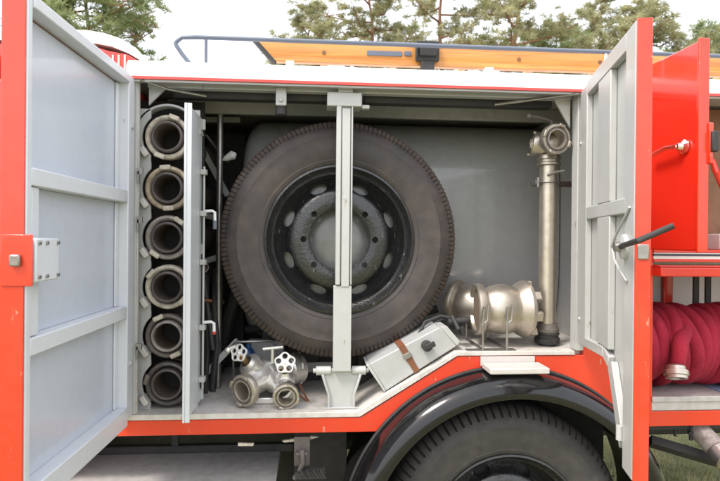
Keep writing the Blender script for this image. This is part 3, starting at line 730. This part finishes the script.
# upper part of rear locker
MB().box(at(704,200,.2).x, rc1, .2, .23, sf1+.0025, at(715,110,.2).z).build('rear_partition', 'brown', truck)
bx = MB(); bx.box(at(706,240,.1).x, rc1, .02, .12, sf1+.0025, at(715,234,.05).z); bx.build('rear_tray', 'white', truck, bevel=.003)
MB().tube([at(712,160,.1), at(716,172,.08), at(724,190,.1), at(735,206,.1)], .012).build('bent_pipe', 'deepred', truck)
# rear locker upper door, standing straight out, outer face to the left
dx0 = at(652,150,0).x-.03; zd1 = at(672,61,-.08).z; zdb = at(660,250,-.05).z
yE = -.28
rd = MB(); rd.prism([(dx0,-.012,zdb),(dx0+.002,-.05,zdb),(dx0+.018,yE,zdb),(dx0+.018,yE,zd1+.005),(dx0,-.012,zd1)], (.028,0,0))
rdoor = rd.build('door', 'deepred', truck, bevel=.006)
e_ = MB(); e_.box(dx0+.014, dx0+.052, yE-.010, yE-.0005, zdb-.004, zd1+.012); e_.build('edge_flange', 'red', rdoor, bevel=.002)
bb = MB(); hz_ = at(706,138,yE).z
bb.box(dx0+.05, dx0+.075, yE-.03, yE+.03, hz_-.05, hz_+.02); bb.build('buffer', 'black', rdoor, bevel=.004)
bb = MB(); bb.box(dx0+.047, dx0+.062, yE-.02, yE+.04, hz_-.09, hz_+.05); bb.build('buffer_plate', 'red', rdoor, bevel=.004)
hp = at(690,147,-.22); hx = dx0+.012
hh = MB(); hh.lathe((hx,hp.y,hp.z), (-1,0,0), [(.0001,0),(.026,0),(.026,.006),(.016,.014),(.012,.03),(.0001,.032)], 28, )
ph = at(664,152,-.12)
hh.tube([(hx-.026,hp.y,hp.z),(hx-.034,hp.y+.05,hp.z+.004),(hx-.036,hp.y+.10,hp.z-.004),(hx-.034,hp.y+.13,hp.z-.01)], .009, 12)
hh.build('handle', 'chrome', rdoor)

# ------------------------------------------------------------------ running gear under the body
st = MB(); za = at(180,453,.30).z
st.box(-1.3, gx(276,.0,460), -.16, .30, za-.012, za)
st.box(-1.3, gx(266,-.02,470), -.162, -.155, za-.12, za-.0125)
st.build('step_board', 'alplate', truck, bevel=.004)
ur = MB(); ur.box(-1.3, gx(292,.1,450), .305, .34, at(200,454,.3).z, at(200,446,.3).z)
ur.box(gx(157,.1,445), gx(165,.1,445), .31, .33, za-.05, Zrb)
ur.box(gx(292,.05,450), gx(350,.05,450), .25, .6, Zrb-.4, Zrb-.01)
ur.box(-3, XEND-.1, .75, .83, .55, .80); ur.box(-3, XEND-.1, 1.6, 1.68, .55, .80)
ur.box(-3, c3.x-.65, .50, .56, .45, Zrb-.14)
ur.box(c3.x-.1,c3.x+.1,.2,2.2,.40,.56)
build_each(ur, 'chassis', 'dark', truck, bevel=.004)
sb_ = MB(); q = at(302,450,.03); sb_.box(q.x-.03,q.x+.03,.03,.05,q.z-.06,q.z+.05); sb_.box(q.x-.022,q.x+.022,.0,.03,q.z-.01,q.z+.0)
sb_.tube([at(302,450,.0),at(303,462,.0),at(299,472,.0),at(294,479,.0)], .01, 8); sb_.build('bracket', 'flange3', truck, bevel=.002)
sb2 = MB(); q = at(300,474,-.02); sb2.box(at(295,474,-.02).x,at(325,474,-.02).x,-.02,.02,q.z-.02,q.z+.006)
for pxx in (300,306,313,320): a_=at(pxx,472,-.02); sb2.tube([a_,a_+Vector((0,-.01,.012)),a_+Vector((.02,-.01,-.02))], .004,6)
sb2.build('shackle', 'black', truck)
cl2 = MB(); cl2.prism([at(282,441,.06),at(309,436,.06),at(319,437,.06),at(305,441,.06),at(284,442.5,.06)], (0,.012,0)); cl2.prism([at(238,443,.06),at(254,443.5,.06),at(253,446,.06),at(238,446,.06)],(0,.01,0))
build_each(cl2, 'pale_tag', 'cream', truck)
rb_ = MB()
a_, b_ = at(650,441,.1), at(735,466,.02)
rb_.tube([a_, b_], .026, 4); rb_.tube([at(675,424,.1), at(675,436,.1)], .006, 6)
q = at(691,432,.05); rb_.cyl(at(691,424,.05), at(691,440,.05), .008, n=8); rb_.cyl(at(691,431,.05), at(691,434,.05), .014, n=6)
rb_.box(RC0-.05, rc1, .05, .12, Zrb-.03, Zrb+.02)
rb_.build('under_bar', 'black', truck)
tq = MB(); tq.cyl(at(686,416,.12), at(722,455,-.05), .040); tq.build('grey_pipe', 'flange2', truck)
tq = MB(); tq.cyl(at(717,449,-.03), at(728,462,-.08), .046); tq.build('pipe_cap', 'steel', truck, bevel=.004)

# ------------------------------------------------------------------ suction hoses in the rack
hl = ['suction hose end with pale worn ring, topmost in the rack','cream ringed suction hose end second from the top of the rack','suction hose end with greyish brown ring, third from the top of the rack',
      'suction hose end with brightest cream ring, fourth from the top of the rack','darker grey suction hose end second from the bottom of the rack','darkest suction hose end at the bottom of the rack']
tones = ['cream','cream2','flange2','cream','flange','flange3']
tone = ['flange','cream','flange','cream','flange','flange']; lugang = [70, 95, 55, 140, 115, 165]
for i, c in enumerate(CT):
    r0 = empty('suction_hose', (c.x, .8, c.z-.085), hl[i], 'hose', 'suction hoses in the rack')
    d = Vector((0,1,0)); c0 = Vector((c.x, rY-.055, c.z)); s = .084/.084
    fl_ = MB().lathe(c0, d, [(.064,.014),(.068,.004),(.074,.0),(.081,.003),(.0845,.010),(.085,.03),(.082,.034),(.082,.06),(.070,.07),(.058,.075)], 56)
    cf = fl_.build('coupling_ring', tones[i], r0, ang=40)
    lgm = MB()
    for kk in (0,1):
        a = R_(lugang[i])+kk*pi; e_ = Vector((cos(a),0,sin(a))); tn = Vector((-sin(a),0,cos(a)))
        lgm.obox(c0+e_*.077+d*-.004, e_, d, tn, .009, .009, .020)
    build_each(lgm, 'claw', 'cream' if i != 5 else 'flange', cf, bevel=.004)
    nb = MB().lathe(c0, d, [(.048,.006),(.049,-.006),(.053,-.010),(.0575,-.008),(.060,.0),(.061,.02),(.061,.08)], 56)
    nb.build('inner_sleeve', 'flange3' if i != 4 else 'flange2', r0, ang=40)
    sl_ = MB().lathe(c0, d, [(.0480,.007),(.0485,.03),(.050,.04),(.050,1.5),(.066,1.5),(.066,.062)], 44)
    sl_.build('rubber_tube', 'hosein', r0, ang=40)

# ------------------------------------------------------------------ dark odds and ends between rack and wheel
MB().cyl((gx(219.5,.36,200),.36,Zf), (gx(219.5,.36,200),.36,gz(108,.36)), .013).build('upright_pole', 'steel', truck)
br = MB()
for (x0_,y0_,x1_,y1_,yy) in ((203,150,228,196,.5),(204,215,232,222,.55),(203,262,240,250,.5),(203,376,238,340,.35),(204,330,222,300,.45),(203,120,240,120,.6)):
    a_, b_ = at(x0_,y0_,yy), at(x1_,y1_,yy); dd = (b_-a_).normalized(); L = (b_-a_).length/2
    br.obox((a_+b_)/2, dd, (0,1,0), dd.cross(Vector((0,1,0))), L, .012, .013)
build_each(br, 'rack_brace', 'grey', truck, bevel=.002)
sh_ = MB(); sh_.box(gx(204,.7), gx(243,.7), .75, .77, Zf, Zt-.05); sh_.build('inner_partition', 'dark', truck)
hangs = [((207,276),(206,310),(207,352),(205,392),.30,.011,'hanging black strap nearest the open rack flap'),
         ((216,270),(214,305),(217,345),(212,388),.33,.013,'thick black cable hanging behind the strap by the flap'),
         ((222,255),(221,300),(216,340),(208,372),.38,.010,'thin black cable crossing behind the upright pole')]
for a1,a2,a3,a4,yy,r,lb in hangs:
    pp = [at(*a1,yy+.1), at(*a2,yy+.03), at(*a3,yy), at(*a4,yy-.02), at(a4[0]+2,a4[1]+6,yy-.02)]
    o_ = MB().tube(pp, r, 8).build('black_cable', 'black'); tag(o_, lb, 'cable', 'black cables hanging left of the spare wheel')
# standpipe key: brown ring on a dark shaft
ky = empty('hydrant_key', at(206,300,.28), 'dark hydrant key with brown cup head beside the open rack flap', 'tool')
MB().tube([at(203,270,.28), at(208,310,.26), at(213,350,.24)], .010, 10).build('shaft','black',ky)
m = MB(); q = at(203,268,.27); m.lathe(q, (0.15,-1,.3), [(.012,-.02),(.018,0),(.024,.012),(.020,.014),(.014,0.),(.0001,-.005)], 24); m.build('cup','flange',ky)
m = MB(); m.torus(at(207,301,.26), (0,.3,1), .017, .006, 24, 8); m.build('collar','leather',ky)
m = MB(); q = at(230,158,.35); m.lathe(q+Vector((-.03,0,-.01)), (1,-.2,.5), [(.004,0),(.014,.02),(.020,.05),(.006,.065)], 20)
cn = m.build('hose_nozzle','white'); tag(cn,'small pale nozzle tip tucked between pole and spare wheel','nozzle')
m = MB(); m.tube([at(206,135,.4), at(216,148,.4), at(229,162,.38)], .006, 8); q=m.build('thin_rod','steel'); tag(q,'thin metal rod slanting towards the pale nozzle tip','rod')
bb = MB(); q0 = at(248,347,.30); bb.lathe((q0.x,.32,q0.z-.12),(0,0,1),[(.0001,0),(.028,0),(.030,.01),(.030,.085),(.02,.105),(.012,.112),(.012,.13),(.0001,.13)],24); o_=bb.build('blue_bottle','blue'); tag(o_,'blue bottle half hidden behind the valve handwheel','bottle')

# ------------------------------------------------------------------ divider valve
vb = at(268,384,.14); fz = Zf
dv = empty('dividing_valve', (vb.x,.16,fz), 'silver hose dividing valve with two white handwheels on the locker floor', 'valve')
W = lambda px,py,Y=.14: at(px,py,Y)
body = MB()
def lat(mb, p, q, prof, n=36):
    p = Vector(p); q = Vector(q); L = (q-p).length; return mb.lathe(p, q-p, [(r, t_*L) for r,t_ in prof], n)
hub_ = W(264,374,.18)
body.sphere(hub_, .060, 32, 20, (1.1,1,1.0))
lat(body, hub_, W(244,389,.065), [(.060,0),(.058,.3),(.052,.55),(.046,.7),(.046,.86),(.055,.88),(.055,.97),(.05,1.)])
lat(body, W(270,377,.18), W(286,392,.06), [(.050,0),(.046,.3),(.037,.6),(.035,.8),(.044,.83),(.044,1.)])
lat(body, W(268,374,.19), W(299,368,.29), [(.050,0),(.056,.3),(.054,.6),(.060,.64),(.060,.8),(.062,1)])
lat(body, W(262,374,.17), W(247,362,.12), [(.044,0),(.042,.45),(.038,.7),(.045,.72),(.045,.88),(.030,.9),(.024,1.05)])
lat(body, W(284,386,.12), W(284.5,371,.09), [(.032,0),(.034,.3),(.045,.34),(.046,.62),(.034,.66),(.026,.8),(.020,1.)])
bdv = body.build('valve_body', 'bright', dv, ang=38)
def storz(root, c, d, R, nm='outlet_coupling', m1='castal'):
    c = Vector(c); d = Vector(d).normalized()
    m = MB().lathe(c, d, [(R*.80,-.03),(R,-.026),(R*1.02,-.008),(R*.97,.0),(R*.80,.002),(R*.76,-.006),(R*.70,-.004),(R*.66,.004),(R*.58,.004),(R*.54,-.002),(R*.53,-.06)], 44)
    o_ = m.build(nm, m1, root, ang=35)
    MB().lathe(c, d, [(R*.765,-.010),(R*.76,.0035),(R*.60,.0035),(R*.59,-.012)], 40).build('sealing_ring', 'flange3', o_, ang=40)
    _, u, v = basis(d); k2 = MB()
    for a in (R_(20), R_(200), R_(110), R_(290)): e_ = u*cos(a)+v*sin(a); k2.obox(c+e_*R*.92+d*.003, e_, d, d.cross(e_), R*.10, .005, R*.22)
    build_each(k2, 'claw', m1, o_, bevel=.002)
    return o_
storz(dv, W(242.5,391,.05), Vector((-.75,-1,-.12)), .062)
storz(dv, W(286,397,.035), Vector((.06,-1,-.10)), .050)
storz(dv, W(299,368,.29), Vector((1,.25,0)), .066)
def handwheel(root, c, d, R):
    c = Vector(c); d, u, v = basis(d)
    e2 = lambda a, r: c+(u*cos(a)+v*sin(a))*r
    m = MB().prism([e2(2*pi*q/60, R*(.93+.075*cos(5*(2*pi*q/60)-1.5)))-d*.006 for q in range(60)], d*.012)
    ob = m.build('handwheel', 'whealloy', root)
    k3 = MB()
    for k2 in range(5): a = k2*pi*.4+.3; k3.cyl(e2(a, R*.61)-d*.02, e2(a, R*.61)+d*.02, R*.235, n=20)
    cut(ob, k3)
    b = ob.modifiers.new('bevel', 'BEVEL'); b.width = .0022; b.segments = 2; b.limit_method = 'ANGLE'; b.angle_limit = R_(40)
    MB().lathe(c, d, [(.0001,-.010),(R*.22,-.009),(R*.25,-.006),(R*.25,.006),(.0001,.009)], 20).build('boss', 'whealloy', ob)
    return ob
handwheel(dv, W(239,353,.10), Vector((-.45,-1,.35)), .036)
handwheel(dv, W(285,363,.06), Vector((.05,-1,.35)), .042)
m = MB(); lat(m, W(248,364,.14), W(240,354,.105), [(.016,0),(.012,.2),(.012,1)]); lat(m, W(285,372,.10), W(285,364,.065), [(.018,0),(.012,.3),(.012,1)])
build_each(m,'spindle','brass',dv)
m = MB(); m.cyl(W(272.5,366,.17), W(272.5,349,.17), .008); m.cyl(W(263,349,.17), W(283,347,.17), .007); m.build('tee_handle','bright',dv)
m = MB(); m.cyl(W(226,350,.12), W(236,346,.12), .008); m.sphere(W(228,350,.12), .013); m.build('side_handle','bright',dv)
m = MB(); m.tube([W(300,385,.2),W(304,393,.16),W(309,402,.14)],.004,6); m.tube([W(296,392,.15),W(303,398,.14),W(309,402,.14)],.004,6); m.build('wire_leg','leather',dv)
m = MB(); m.sphere(W(262,401,.14),.001); m.obox(Vector((W(262,398,.14).x,.15,fz+.012)), (1,0,0),(0,1,0),(0,0,1), .05,.04,.012); m.build('foot','bright',dv, bevel=.004)
# wire frame behind it (bent rod standing on the floor)
wf = MB(); wf.tube([W(234,393,.33),W(233,345,.33),W(236,342,.33),W(272,341,.33),W(275,345,.33),W(275,385,.33)], .006, 8); o_=wf.build('wire_holder','steel',truck)

# ------------------------------------------------------------------ sloping grey case with leather strap
a_, b_, c_, d_ = at(369,364,.02), at(440,327,.02), at(457,346,.02), at(386,391,.02)
case = empty('tool_case', (d_.x,.1,d_.z), 'flat light grey metal case with brown leather strap resting on the slope', 'case')
cs = MB().prism([a_,b_,c_,d_], (0,.17,0)).build('case_body','casegrey',case,bevel=.004)
ee = MB(); u_ = (b_-a_).normalized(); v_ = (d_-a_).normalized()
ee.prism([a_-u_*.012, a_, d_, d_-u_*.008], (0,.15,0)); ee.prism([b_, b_+u_*.025+v_*.01, c_+u_*.02-v_*.01, c_], (0,.12,0)); build_each(ee, 'end_flange','grey',case,bevel=.002)
stp = MB(); s0 = a_+(b_-a_)*.42; s3 = d_+(c_-d_)*.40
stp.prism([s0-v_*.004+Vector((0,-.004,0)), s0+u_*.026-v_*.004+Vector((0,-.004,0)), s3+u_*.022+Vector((0,-.004,0)), s3+Vector((0,-.004,0))], (0,.0035,0))
stp.prism([s0-v_*.004+Vector((0,-.004,0)), s0+u_*.026-v_*.004+Vector((0,-.004,0)), s0+u_*.026-v_*.0005+Vector((0,-.004,0)), s0-v_*.0005+Vector((0,-.004,0))], (0,.18,0))
strap_ = stp.build('strap','leather',case,bevel=.001)
bk = MB(); q = s0+(s3-s0)*.35+u_*.012; bk.obox(q+Vector((0,-.006,0)),u_,(0,1,0),v_,.016,.002,.011); bk.build('buckle','steel',strap_,bevel=.001)
lc = MB(); q = at(427,346,.0); lc.cyl(q+Vector((0,.018,0)), q+Vector((0,-.012,0)), .020); lc.obox(q+Vector((.01,-.010,.004)),(1,0,.4),(0,1,0),(-.4,0,1),.02,.006,.010); lc.build('catch','black',case,bevel=.003)
m = MB(); m.tube([at(418,336,.1), at(425,322,.12), at(440,316,.13), at(452,318,.12)], .007, 8); m.tube([at(419,338,.13), at(428,326,.15), at(442,320,.15), at(452,322,.12)], .006, 8)
o_ = m.build('black_hose_loop','black'); tag(o_,'thin black looped hose lying above the grey case','hose')
m = MB(); m.sphere(at(457,323,.12), .028, 20, 12, (1.2,1,.7)); m.cyl(at(448,322,.10), at(468,320,.10), .014); m.cyl(at(461,327,.08), at(463,334,.08), .013); m.cyl(at(452,316,.1),at(459,330,.06),.009)
o_ = m.build('black_fitting','black',bevel=.002); tag(o_,'small black fitting between the grey case and the silver coupling','fitting')

# ------------------------------------------------------------------ silver elbow coupling at the right
ey = .13
cc = at(494,309,ey); pr = empty('suction_elbow', (cc.x,ey,Zrf-.013), 'silver cast pipe elbow with claw couplings lying in a wire cradle', 'pipe fitting')
def ex(px): return at(px,309,ey).x-cc.x
rr_ = 1/ (560/2.25)
el = MB().lathe(cc, (1,.04,.0), [(.058,ex(482)),(.076,ex(483)),(.085,ex(486)),(.095,ex(491)),(.100,ex(496)),(.102,ex(500)),(.1015,ex(505)),(.097,ex(509)),(.092,ex(512)),(.093,ex(514)),(.104,ex(517)),(.112,ex(520.5)),(.117,ex(523)),(.115,ex(526)),(.106,ex(528)),(.08,ex(528)),(.07,ex(520))], 56)
eb = el.build('elbow_body','castal',pr,ang=30)
fr_ = MB().lathe(cc+Vector((ex(479),-.002,0)), (-1,.07,0), [(.074,-.045),(.080,-.02),(.100,-.012),(.104,.0),(.103,.016),(.098,.020),(.088,.018),(.083,.008),(.080,-.01),(.062,-.015),(.060,-.03)], 56)
fr_.build('front_coupling','castal',pr,ang=35)
c2 = MB(); d,u,v = basis((1,.04,0))
for a in [R_(x) for x in (35,100,165,230,295,350)]:
    e_ = u*cos(a)+v*sin(a); c2.obox(cc+d*ex(529)+e_*.098, e_, d, d.cross(e_), .015,.016,.018)
build_each(c2, 'claw','castal',pr,bevel=.004)
bkp = MB(); lat(bkp, at(482,306,.24), at(453,300,.34), [(.070,0),(.078,.3),(.080,.6),(.074,.75),(.088,.78),(.092,.84),(.092,.95),(.08,1.),(.0001,1.)], 40)
bkp.build('rear_coupling','castal',pr,ang=35)
ib = MB(); ib.cyl(cc+Vector((ex(478)-.000,-.002,0)), cc+Vector((ex(478)+.004,-.002,0)), .079, n=32); ib.cyl(cc+Vector((ex(484),0,0)), cc+Vector((ex(486),0,0)), .07, n=32); ib.build('inner_seal','hosein',pr)
m = MB(); zb_ = Zrf-.012
for pxx in (482.5,506.5):
    q = at(pxx,309,ey-.11); x_ = q.x
    m.tube([(x_,ey-.118,zb_+.004),(x_,ey-.118,cc.z-.03),(x_+.004,ey-.122,cc.z+.025)], .005, 8); m.tube([(x_-.004,ey-.118,cc.z-.045),(x_+.018,ey-.118,cc.z-.03),(x_+.02,ey-.12,cc.z+.03)],.004,8)
    m.tube([(x_,ey-.118,zb_+.006),(x_,ey+.12,zb_+.006),(x_,ey+.122,cc.z-.02)], .005, 8)
m.box(at(467,336,ey-.12).x, at(516,336,ey-.12).x, ey-.125, ey-.09, zb_, zb_+.004)
m.build('wire_cradle','steel',truck)

# ------------------------------------------------------------------ standpipe at the right
sy = .13
b0 = at(547,330,sy); zf2 = Zrf-.0134
stp_ = empty('hydrant_standpipe', (b0.x,sy,zf2), 'tall aluminium hydrant standpipe with twin outlet head standing upright at the right end', 'standpipe')
pz0, pz1 = zf2+.05, at(547,165,sy).z
MB().lathe((b0.x,sy,pz0), (0,0,1), [(.0350,0),(.0350,pz1-pz0)], 36).build('pipe','tube',stp_)
MB().lathe((b0.x,sy,zf2), (0,0,1), [(.0001,0),(.035,0),(.035,.008),(.050,.010),(.051,.030),(.046,.034),(.046,.044),(.050,.047),(.046,.056),(.0375,.057)], 36).build('foot_seal','seal',stp_,ang=30)
MB().lathe((b0.x,sy,zf2+.056), (0,0,1), [(.047,0),(.048,.012),(.043,.018),(.0415,.03),(.038,.034)], 36).build('foot_ring','flange',stp_)
hd = MB(); hc = at(549,148,sy); ax = b0.x
hd.lathe((ax,sy,pz1-.005), (0,0,1), [(.0375,0),(.048,.004),(.048,.012),(.042,.016),(.042,.024),(.048,.028),(.046,.04),(.040,.046)], 36)
hd.sphere((ax+.004,sy,hc.z+.012), .052, 26, 16, (1,1,1.05))
hd.lathe((ax-.02,sy-.0,hc.z+.0), (-1,.1,.25), [(.034,0),(.036,.03),(.030,.045)], 28)
head = hd.build('head','castal',stp_,ang=35)
storz(stp_, at(557,139,.03), Vector((.12,-1,-.05)), .060, 'outlet_coupling')
ln = MB(); lat(ln, (ax+.01,sy,hc.z+.03), at(557,139,.05), [(.036,0),(.040,.4),(.05,.9),(.05,1.)]); ln.build('outlet_neck','castal',stp_)
storz(stp_, (ax-.062,sy+.02,hc.z+.02), Vector((-1,.25,.25)), .050, 'side_coupling')
m = MB(); q0, q1 = at(529,116,.10), at(551,121,.12)
m.tube([q0, (q0+q1)/2+Vector((0,0,.004)), q1, q1+Vector((.004,.0,-.02))], .008, 10); m.sphere(q0,.013); m.tube([at(547,175,.085),at(556,172,.07),at(564,171,.07)], .006, 8)
build_each(m,'valve_handle','flange',stp_)
m = MB(); zc2 = at(547,182,.1).z
m.box(ax-.055, 1.141, sy+.045, sy+.051, zc2-.012, zc2+.012); m.torus((ax,sy,zc2),(0,0,1),.0415,.0035,32,6); m.box(ax-.058,ax-.036,sy-.01,sy+.05,zc2-.010,zc2+.010); m.box(ax+.036,ax+.042,sy-.01,sy+.045,zc2-.012,zc2+.012)
m.cyl((ax-.048,sy-.012,zc2-.02),(ax-.048,sy-.012,zc2+.02),.006)
m.build('pipe_clip','steel',truck,bevel=.001)

# ------------------------------------------------------------------ red hose bundle in the rear locker
hm = MB(); hy0 = .20; z0h = rzf-.004; hh_ = at(690,306,.1).z-z0h
# flat hose folded back and forth: upright loops side by side, each leaning a little
xs = [at(645,340,.1).x + .038*i for i in range(20)]
ryh = .155
for i, xx in enumerate(xs):
    lean = .010+.016*sin(i*.9)+.006*rnd.uniform(-1,1); sz = 1+.06*sin(i*2.3+1); pts_ = []; dy_ = rnd.uniform(-.012,.012)
    for k2 in range(33):
        a = 2*pi*k2/32
        pts_.append(Vector((xx+lean*sin(a)+.012*sin(2*a+i*1.4), hy0+.02+dy_+ryh*cos(a)*sz*(.92+.08*abs(cos(i))), z0h+hh_/2+(hh_/2-.034)*sin(a)*sz)))
    hm.tube(pts_, .029+.005*sin(i*3.1), 12)
for q_, (xa_, dx_) in enumerate(((xs[15],-.06),)):          # slack turns wrapped over the roll
    hm.tube([Vector((xa_+dx_*(k2/16), hy0+.02-(ryh+.022)*sin(pi*k2/16), z0h+hh_/2+(hh_/2-.015)*cos(pi*k2/16))) for k2 in range(17)], .030, 12)
pts_ = [at(688,326,.16), at(684,332,.08), at(681,341,.025), at(680,350,.0), at(679,360,.0), at(677,367,.0)]
hm.tube(pts_, lambda f: .034-.010*f, 14)
hb_ = empty('fire_hose', (xs[3],.3,rzf), 'bundle of folded red fire hose lying in the right hand locker', 'hose')
hm.build('hose_folds','hosered',hb_,ang=70)
m = MB(); q = at(676,371,-.01); lat(m, q+Vector((.0,.004,.022)), q+Vector((-.006,-.014,-.026)), [(.030,0),(.036,.1),(.036,.35),(.045,.4),(.045,.75),(.040,.8),(.040,1),(.028,1),(.026,.5)], 32)
m.build('hose_coupling','castal',hb_,ang=35)

# ------------------------------------------------------------------ grass blades (stuff)
def grass():
    vs_, fs_ = [], []
    for (xa_,xb_,ya_,yb_,nn) in ((-3.5,3.5,1.2,7,30000),(.8,4.5,-.6,3.5,26000)):
        for i in range(nn):
            x, y = rnd.uniform(xa_,xb_), rnd.uniform(ya_,yb_); hgt = rnd.uniform(.02,.065); a = rnd.uniform(0,pi); w = .0035
            lx, ly_ = rnd.uniform(-.03,.03), rnd.uniform(-.03,.03); k2 = len(vs_)
            vs_ += [(x-cos(a)*w,y-sin(a)*w,0),(x+cos(a)*w,y+sin(a)*w,0),(x+lx,y+ly_,hgt)]; fs_.append((k2,k2+1,k2+2))
    return vs_, fs_
gv, gf = grass()
gm = MB(); gm.v = gv; gm.f = gf
go = gm.build('grass', 'grassblade', recalc=False); tag(go, 'short dry green grass under and beyond the fire engine', 'grass', kind='stuff')

# ------------------------------------------------------------------ pines
def needle_clump(vs_, fs_, c, r, nn, rn):
    for i in range(nn):
        th = rn.uniform(0,2*pi); z = rn.uniform(-.6,1); s = math.sqrt(max(0,1-z*z))
        d = Vector((s*cos(th), s*sin(th), z)); L = r*rn.uniform(.55,1.15)
        base = c + d*rn.uniform(0,.25)*r + Vector((rn.uniform(-1,1),rn.uniform(-1,1),rn.uniform(-.5,.5)))*r*.35
        sd = d.cross(Vector((rn.uniform(-1,1),rn.uniform(-1,1),rn.uniform(-1,1)))).normalized()*.011
        tip = base+d*L; k2 = len(vs_)
        vs_ += [tuple(base-sd), tuple(base+sd), tuple(tip)]; fs_.append((k2,k2+1,k2+2))
def pine(x, y, height, rad, crown0, label, lm='needles', seed=1, dens=1., lean=(0,0), trunk_r=.13, fork=None):
    rn = random.Random(seed)
    root = empty('pine_tree', (x,y,0), label, 'tree', 'pine trees beyond the fire engine')
    tr = MB(); pts_ = []
    for i in range(13):
        f_ = i/12; pts_.append(Vector((x+lean[0]*f_*f_+.06*sin(i*1.3+seed), y+lean[1]*f_*f_, height*f_)))
    tr.tube(pts_, lambda f_: trunk_r*(1-.88*f_), 9)
    vs_, fs_ = [], []
    nl = int(30*dens)
    for i in range(nl):
        f_ = crown0+(1-crown0)*((i+.5)/nl)**.9
        b0_ = pts_[min(11,int(f_*12))].lerp(pts_[min(12,int(f_*12)+1)], f_*12-int(f_*12)) if f_ < 1 else pts_[-1]
        az = i*2.4+rn.uniform(-.5,.5); g_ = (f_-crown0)/(1-crown0)
        prof_ = (math.sin(pi*(.18+.80*g_))**.7)*rad*rn.uniform(.6,1.12)
        e_ = b0_+Vector((cos(az)*prof_, sin(az)*prof_, rn.uniform(.05,.45)*prof_))
        mid = b0_.lerp(e_,.5)+Vector((0,0,-.08*prof_))+Vector((rn.uniform(-.1,.1),rn.uniform(-.1,.1),rn.uniform(-.1,.1)))
        tr.tube([b0_, mid, e_], trunk_r*.22, 5, r_end=.010)
        for q in range(int(11*max(.5,prof_/rad*1.3))):
            ff = rn.uniform(.3,1.08); p_ = b0_.lerp(mid,ff*2) if ff < .5 else mid.lerp(e_, ff*2-1)
            sp_ = .34*prof_*(.5+ff*.6)
            cpt = p_+Vector((rn.gauss(0,.45)*sp_, rn.gauss(0,.45)*sp_, abs(rn.gauss(0,.3))*sp_+.02))
            tr.tube([p_, cpt], .012, 4, r_end=.005)
            for w_ in range(3): needle_clump(vs_, fs_, cpt+Vector((rn.gauss(0,.13),rn.gauss(0,.13),rn.gauss(0,.08))), .165, int(36), rn)
    tr.build('trunk', 'bark', root, ang=80)
    m = MB(); m.v = vs_; m.f = fs_
    m.build('crown', lm, root, recalc=False)
def tx(px, Y): return (px-315)/560*(Y+2.1)
P_ = [ (606,16, 9.8, 1.5, .45, 'pale pine seen over the ladder just left of the grey right door', 'needlesy', 31, 1., (0,0), .12),
 (93, 10, 7.6, 1.5, .50, 'dark green pine behind the open left door', 'needles', 3, 1.2, (0,0), .12),
       (300,15, 8.6, 1.35,.55, 'pale small crowned pine left of the ladder clamp', 'needlesy', 5, .9, (.2,0), .12),
       (375,13, 9.0, 1.7, .50, 'broad yellowish pine just left of the ladder clamp', 'needlesy', 8, .95, (-.3,0), .14),
       (440,14, 9.8, 1.8, .48, 'pine with bare reddish trunk right of the ladder clamp', 'needlesy', 11, .7, (0,0), .17),
       (492,12, 8.6, 1.5, .62, 'pine with leaning forked trunk above the standpipe', 'needlesy', 14, .55, (.9,0), .20),
       (560,14, 7.9, 1.5, .55, 'thin low pine left of the open grey door', 'needles', 17, .9, (0,0), .12),
       (655,12, 7.7, 1.7, .50, 'rounded dense pine above the red upper door', 'needlesy', 21, 1.2, (0,0), .14),
       (722,13, 7.6, 1.7, .50, 'dense pine at the right edge beyond the red upper door', 'needles', 23, 1.3, (0,0), .14) ]
for (px, Y, hgt, rad, c0_, lb, lm, sd_, dn, ln_, trr) in P_:
    pine(tx(px,Y), Y, hgt, rad, c0_, lb, lm, sd_, dn, ln_, trr)
